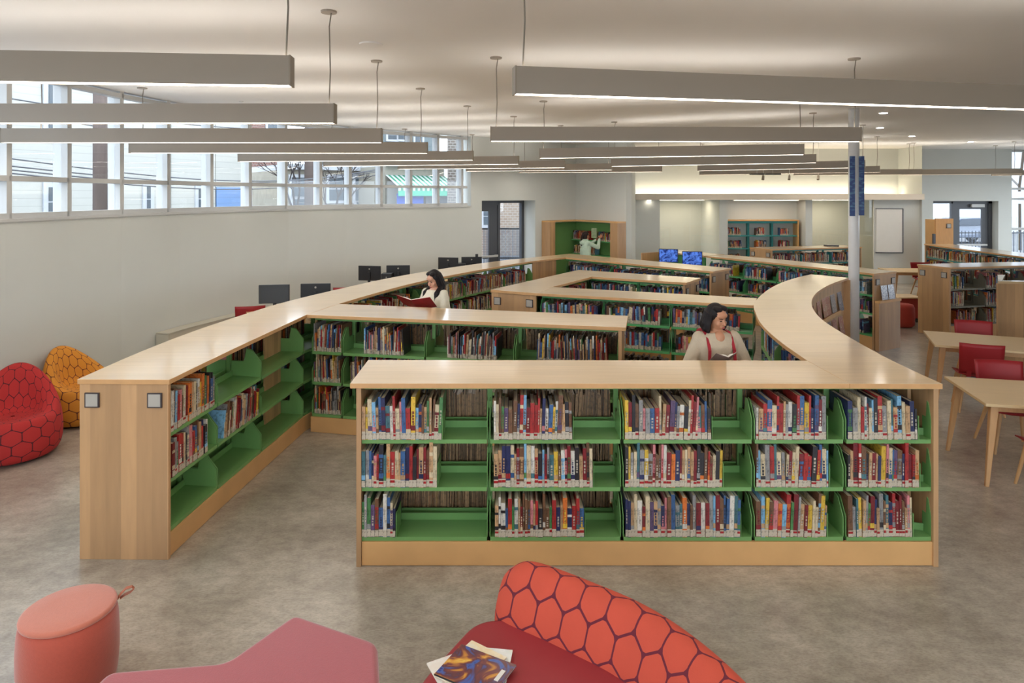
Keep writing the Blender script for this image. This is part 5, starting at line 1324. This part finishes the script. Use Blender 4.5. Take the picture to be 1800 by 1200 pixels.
def hand(mb, w, d, nrm_, side, curl=.5):
    """w wrist, d pointing direction, nrm_ palm normal (fingers curl toward it), side = direction of the thumb"""
    w = Vector(w); d = Vector(d).normalized(); nrm_ = Vector(nrm_); nrm_ = (nrm_-d*nrm_.dot(d)).normalized(); s = Vector(side); s = (s-d*s.dot(d)-nrm_*s.dot(nrm_)).normalized()
    R = Matrix((s, d, nrm_)).transposed()
    mb.ell(w+d*.048, (.041,.052,.015), 14, 8, R)
    for k, (o_, L_) in enumerate(((.031,.068),(.0105,.076),(-.0105,.071),(-.031,.055))):
        p0 = w+d*.078+s*o_; a = curl*.6; p1 = p0+(d*cos(a)+nrm_*sin(a))*L_*.5; a2 = a+curl*1.3; p2 = p1+(d*cos(a2)+nrm_*sin(a2))*L_*.5
        mb.tube([p0-d*.02, p0, p1, p2], [.0085,.0082,.0076,.0062], 8); mb.ell(p2, (.0062,.0062,.0062), 8, 6)
    p0 = w+d*.022+s*.030; p1 = p0+(s*.75+d*.6+nrm_*.25).normalized()*.038; p2 = p1+(d*.85+s*.25+nrm_*.45).normalized()*.030
    mb.tube([w+d*.02+s*.01, p0, p1, p2], [.014,.012,.0095,.0075], 8); mb.ell(p2, (.0075,.0075,.0075), 8, 6)
def person(label, loc, rz, head_yaw, head_pitch, armL, armR, skin, hairc, hair_style, topc, pantc, H=1.65, handL=None, handR=None, vneck=False, sleeve=.052, loose=.02, hood=False, roll=0):
    """arm = (elbow, wrist) local coordinates, x>0 is the left hand side of the person"""
    o = root('person', label, 'person', (loc[0],loc[1],0), None, rz); k = H/1.65
    sk = skin_mat('skin', skin); hm = mat('hair', hairc, .6, spec=.3, var=.3, scale=60, stretch=(1,1,.1)); tm = mat('knit_top', topc, .9, var=.03, scale=50, bump=.3); pm = mat('trousers', pantc, .85)
    hc = Vector((0,-.015,1.53)); nb = Vector((0,.005,1.41)); Rh = Rz(head_yaw) @ Matrix.Rotation(head_pitch, 3, 'X') @ Matrix.Rotation(roll, 3, 'Y')
    h = lambda x,y,z: hc+Rh @ Vector((x,y,z))
    b = MB()
    b.ell(h(0,.012,.03), (.072,.09,.088), 20, 14, Rh); b.ell(h(0,-.022,-.028), (.056,.064,.082), 18, 12, Rh); b.ell(h(0,-.058,-.093), (.024,.022,.017), 12, 8, Rh)
    b.ell(h(0,-.062,.045), (.05,.024,.03), 14, 8, Rh)
    for sx in (-1,1):
        b.ell(h(sx*.074,.012,-.005), (.009,.02,.031), 10, 8, Rh); b.ell(h(sx*.034,-.062,-.028), (.022,.018,.02), 10, 8, Rh)
    b.tube([h(0,-.078,.014), h(0,-.094,-.012), h(0,-.103,-.026)], [.008,.010,.013], 10); b.ell(h(0,-.098,-.028), (.016,.011,.009), 10, 8, Rh)
    b.ell(h(0,-.078,-.055), (.024,.014,.014), 10, 8, Rh)
    b.tube([h(0,.02,-.05), nb+Vector((0,0,.02)), nb-Vector((0,0,.05))], [.052,.050,.07], 16)
    tor = [(.86,.16,.105,.01),(.95,.172,.115,.01),(1.06,.13,.09,.0),(1.2,.145,.10,-.01),(1.3,.155,.105,-.008),(1.37,.15,.075,.005),(1.415,.07,.055,.008)]
    def torso(mb, e, z0=0, drop=0):
        mb.loft([[((rx+e)*cos(2*pi*j/24), yo+(ry+e)*sin(2*pi*j/24), z-(drop if z > 1.4 else 0)) for j in range(24)] for z, rx, ry, yo in tor if z >= z0])
    torso(b, 0)
    if vneck: b.ell((0,-.066,1.362), (.052,.05,.06), 14, 10); b.ell((0,-.072,1.315), (.026,.05,.04), 14, 10)
    for sx, (el, wr), hd in ((1,armL,handL),(-1,armR,handR)):
        sh = Vector((sx*.155,.005,1.355)); limb(b, [sh, Vector(el), Vector(wr)], [.047,.036,.024])
        if hd: hand(b, wr, *hd)
    for sx in (-1,1):
        limb(b, [Vector((sx*.085,.01,.88)), Vector((sx*.095,-.005,.48)), Vector((sx*.1,.02,.09))], [.085,.052,.036])
        b.ell((sx*.1,-.05,.045), (.038,.11,.035), 12, 8)
    blob('body', b, sk, o, .0055, 2)
    # hair
    q = MB(); q.ell(h(0,.026,.038), (.082,.094,.086), 20, 14, Rh)
    q.ell(h(0,.05,.0), (.078,.072,.09), 18, 12, Rh); q.ell(h(-.03,-.018,.098), (.036,.045,.02), 14, 8, Rh); q.ell(h(.03,-.018,.098), (.036,.045,.02), 14, 8, Rh)
    r = random.Random(int(loc[0]*100))
    if hair_style == 'bob':
        for i in range(17):
            a = radians(-26+i*14.5); x_, y_ = cos(a), sin(a)
            p = [h(.078*x_, .03+.075*y_, .05), h(.088*x_, .03+.085*y_, -.01), h((.098+r.uniform(-.008,.01))*x_, .03+.094*y_, -.055), h((.104+r.uniform(-.014,.012))*x_, .03+(.096+r.uniform(-.012,.012))*y_, -.10), h(.09*x_, .025+.082*y_, -.142+r.uniform(-.012,.012))]
            q.tube(p, [.020,.019,.022,.019,.009], 8)
    elif hair_style == 'long':
        for i in range(13):
            a = radians(-34+i*20.6); x_, y_ = cos(a), sin(a); fr_ = y_ < .1
            dn = Vector((x_*.115, .02+y_*.06-(.07 if fr_ else -.01), 1.37)); d2_ = Vector((x_*.105, -.10 if fr_ else .12, 1.22)); d3_ = Vector((x_*.09, -.115 if fr_ else .125, 1.13+r.uniform(-.02,.02)))
            wv = lambda k: Vector((sin(i*1.7+k)*.012, cos(i*2.3+k)*.01, 0)); p = [h(.076*x_, .03+.072*y_, .05), h(.088*x_, .03+.082*y_, -.04), h(.095*x_, .03+.08*y_, -.10), dn+wv(0), (dn+d2_)/2+wv(2), d2_+wv(4), d3_+wv(6)]
            q.tube(p, [.022,.024,.024,.024,.022,.020,.008], 9)
    else:
        p = [h(0,.10,.06), h(0,.13,.02), Vector((0,.13,1.45)), Vector((.01,.135,1.36)), Vector((0,.125,1.28))]
        q.tube(p, [.03,.034,.026,.024,.012], 12); q.ell(h(0,.105,.05), (.038,.03,.036), 12, 8)
    blob('hair', q, hm, o, .006, 1, .012)
    # face details
    e_ = MB(); l_ = MB(); br = MB()
    for sx in (-1,1):
        e_.ell(h(sx*.030,-.0805,.008), (.0125,.006,.0045), 10, 6, Rh)
        br.tube([h(sx*.016,-.0865,.026), h(sx*.032,-.0855,.031), h(sx*.048,-.075,.026)], [.003,.0035,.002], 6)
    l_.ell(h(0,-.091,-.0525), (.020,.006,.0042), 12, 6, Rh).ell(h(0,-.089,-.060), (.017,.007,.005), 12, 6, Rh)
    mesh('eyes', e_, mat('eye_dark', (40,28,24), .2), o, local=True, smooth=True); mesh('eyebrows', br, hm, o, local=True); mesh('lips', l_, mat('lip', (168,84,78), .4), o, local=True, smooth=True)
    # top
    t = MB(); torso(t, loose, 1.0 if not hood else .9, .012)
    for sx, (el, wr) in ((1,armL),(-1,armR)):
        sh = Vector((sx*.15,.005,1.352)); el = Vector(el); wr = Vector(wr); cu = el+(wr-el)*.86
        limb(t, [sh, el, cu], [.062,sleeve,sleeve*.72]); 
    if hood:
        t.ell((0,.10,1.37), (.10,.06,.075), 16, 10); t.tube([(-.09,-.02,1.42),(-.05,.06,1.43),(0,.085,1.43),(.05,.06,1.43),(.09,-.02,1.42)], .028, 10)
    t.loft([[((.165+loose)*cos(2*pi*j/24)*f, .005+(.11+loose)*sin(2*pi*j/24)*f, z) for j in range(24)] for z, f in ((.92,1.0),(.95,1.03),(1.06,.95),(1.2,.93))])
    blob('sweater', t, tm, o, .009, 3, .014)
    pz = MB(); pz.loft([[((rx+.012)*cos(2*pi*j/24), .01+(ry+.012)*sin(2*pi*j/24), z) for j in range(24)] for z, rx, ry in ((.82,.17,.11),(.9,.175,.12),(.97,.165,.112),(1.03,.14,.098))])
    for sx in (-1,1): limb(pz, [Vector((sx*.085,.01,.88)), Vector((sx*.095,-.005,.48)), Vector((sx*.1,.02,.12))], [.098,.066,.055])
    blob('trousers', pz, pm, o, .010, 2)
    for sx in (-1,1):
        s_ = MB(); s_.ell((sx*.1,-.05,.045), (.045,.12,.045), 14, 8).ell((sx*.1,.03,.06), (.042,.05,.055), 12, 8); blob('shoe', s_, mat('shoe', (60,56,54), .6), o, .009, 2)
    o.scale = (k,k,k)
    return o
def open_book(label, c, ang, pitch, w, hgt, cover, opening=radians(22), name='open_book'):
    """open book; spine through c, pages tilted up toward the reader (+y local)"""
    o = root(name, label, 'book', c, None, ang); o.rotation_euler = (pitch, 0, ang)
    for sx in (-1,1):
        R_ = Matrix.Rotation(-sx*opening, 4, 'Y')
        cv_ = MB().box((0 if sx > 0 else -w, -hgt/2, -.002),(w if sx > 0 else 0, hgt/2, .001)); cv_.xf(R_); mesh('cover', cv_, cover, o, local=True)
        pg = MB(); n = 8; rt = []
        for i in range(n+1):
            x = w*.97*i/n; z = .003+.014*sin(min(1, i/n*1.6)*pi/1.0)*.6+.006*(1-i/n)
            rt.append([(sx*x,-hgt/2+.004,.001),(sx*x,hgt/2-.004,.001),(sx*x,hgt/2-.004,z),(sx*x,-hgt/2+.004,z)])
        pg.loft(rt); pg.xf(R_); mesh('pages', pg, M['bookpage'], o, local=True)
    return o
M['bookpage'] = mat('open_pages', (228,220,204), .8, var=.03)
# first reader, behind the front bookcase
w1 = person('woman in beige sweater with red backpack straps and bobbed black hair, behind the front bookcase', (1.80,5.86), radians(3), radians(24), radians(16),
    ((.265,-.02,1.10),(.13,-.27,1.165)), ((-.265,-.03,1.10),(-.135,-.27,1.155)), (196,140,108), (26,19,20), 'bob', (190,173,150), (60,62,78),
    handL=((-.75,-.45,.15),(0,.3,1),(0,-1,.3),.5), handR=((.75,-.45,.15),(0,.3,1),(0,-1,.3),.5), vneck=True, sleeve=.062, loose=.028, roll=radians(-4))
bp = root('backpack', 'small red backpack with two red straps worn by the woman in beige', 'backpack', (1.80,5.86,1.2), None, radians(3))
for sx in (-1,1):
    st = MB(); pts = [(sx*.10,.13,.17),(sx*.105,.07,.205),(sx*.108,.0,.205),(sx*.105,-.075,.165),(sx*.108,-.137,.07),(sx*.112,-.143,-.03),(sx*.13,-.10,-.14),(sx*.16,.02,-.17)]
    for i in range(len(pts)-1): st.beam(pts[i], pts[i+1], .026, .008, up=(0,-.6,.8))
    mesh('strap', st, mat('strap_red', (156,24,40), .7), bp, local=True)
mesh('bag', MB().box((-.12,.135,-.2),(.12,.22,.2)), mat('bag_red', (156,24,40), .8), bp, bevel=.03, local=True)
open_book('small open book with grey cover held by the woman in beige', (1.76,5.52,1.225), radians(12), radians(-38), .105, .17, mat('grey_brown_cover', (140,118,108), .6), radians(24))
# second reader
w2 = person('woman in cream vest with long black hair reading a red book behind the middle bookcase', (-.985,8.47), radians(-38), radians(2), radians(24),
    ((.25,-.03,1.08),(.13,-.25,1.17)), ((-.25,-.03,1.08),(-.13,-.27,1.17)), (214,160,132), (24,18,20), 'long', (220,212,192), (70,74,92),
    handL=((-.5,-.8,.1),(0,.2,1),(0,0,1),.4), handR=((.5,-.8,.1),(0,.2,1),(0,0,1),.4), sleeve=.06, loose=.03)
open_book('wide open red covered picture book held by the long haired woman', (-1.19,8.14,1.262), radians(-24), radians(-40), .25, .22, mat('red_picture_cover', (158,26,34), .35, var=.25, scale=12), radians(14))
# third, reaching into the nook shelves
w3 = person('woman in mint hoodie with tied dark hair reaching into the green corner bookcase', (1.92,17.35), radians(118), radians(10), radians(-4),
    ((.24,-.22,1.25),(.10,-.42,1.42)), ((-.22,-.24,1.24),(-.06,-.40,1.46)), (176,120,92), (40,28,26), 'tied', (186,206,186), (60,66,84),
    handL=((-.1,-.6,.7),(-.6,-.5,0),(0,0,1),.5), handR=((.1,-.6,.7),(.6,-.5,0),(0,0,1),.5), hood=True, loose=.024)
o = tag(mesh('picture_book', MB().box((-.06,-.02,0),(.10,.0,.26)), mat('pale_green_cover', (150,166,130), .5, var=.2, scale=20)), 'pale green book being shelved by the woman in the mint hoodie', 'book'); o.location = (2.17,17.68,1.46); o.rotation_euler = (0,0,radians(-40))
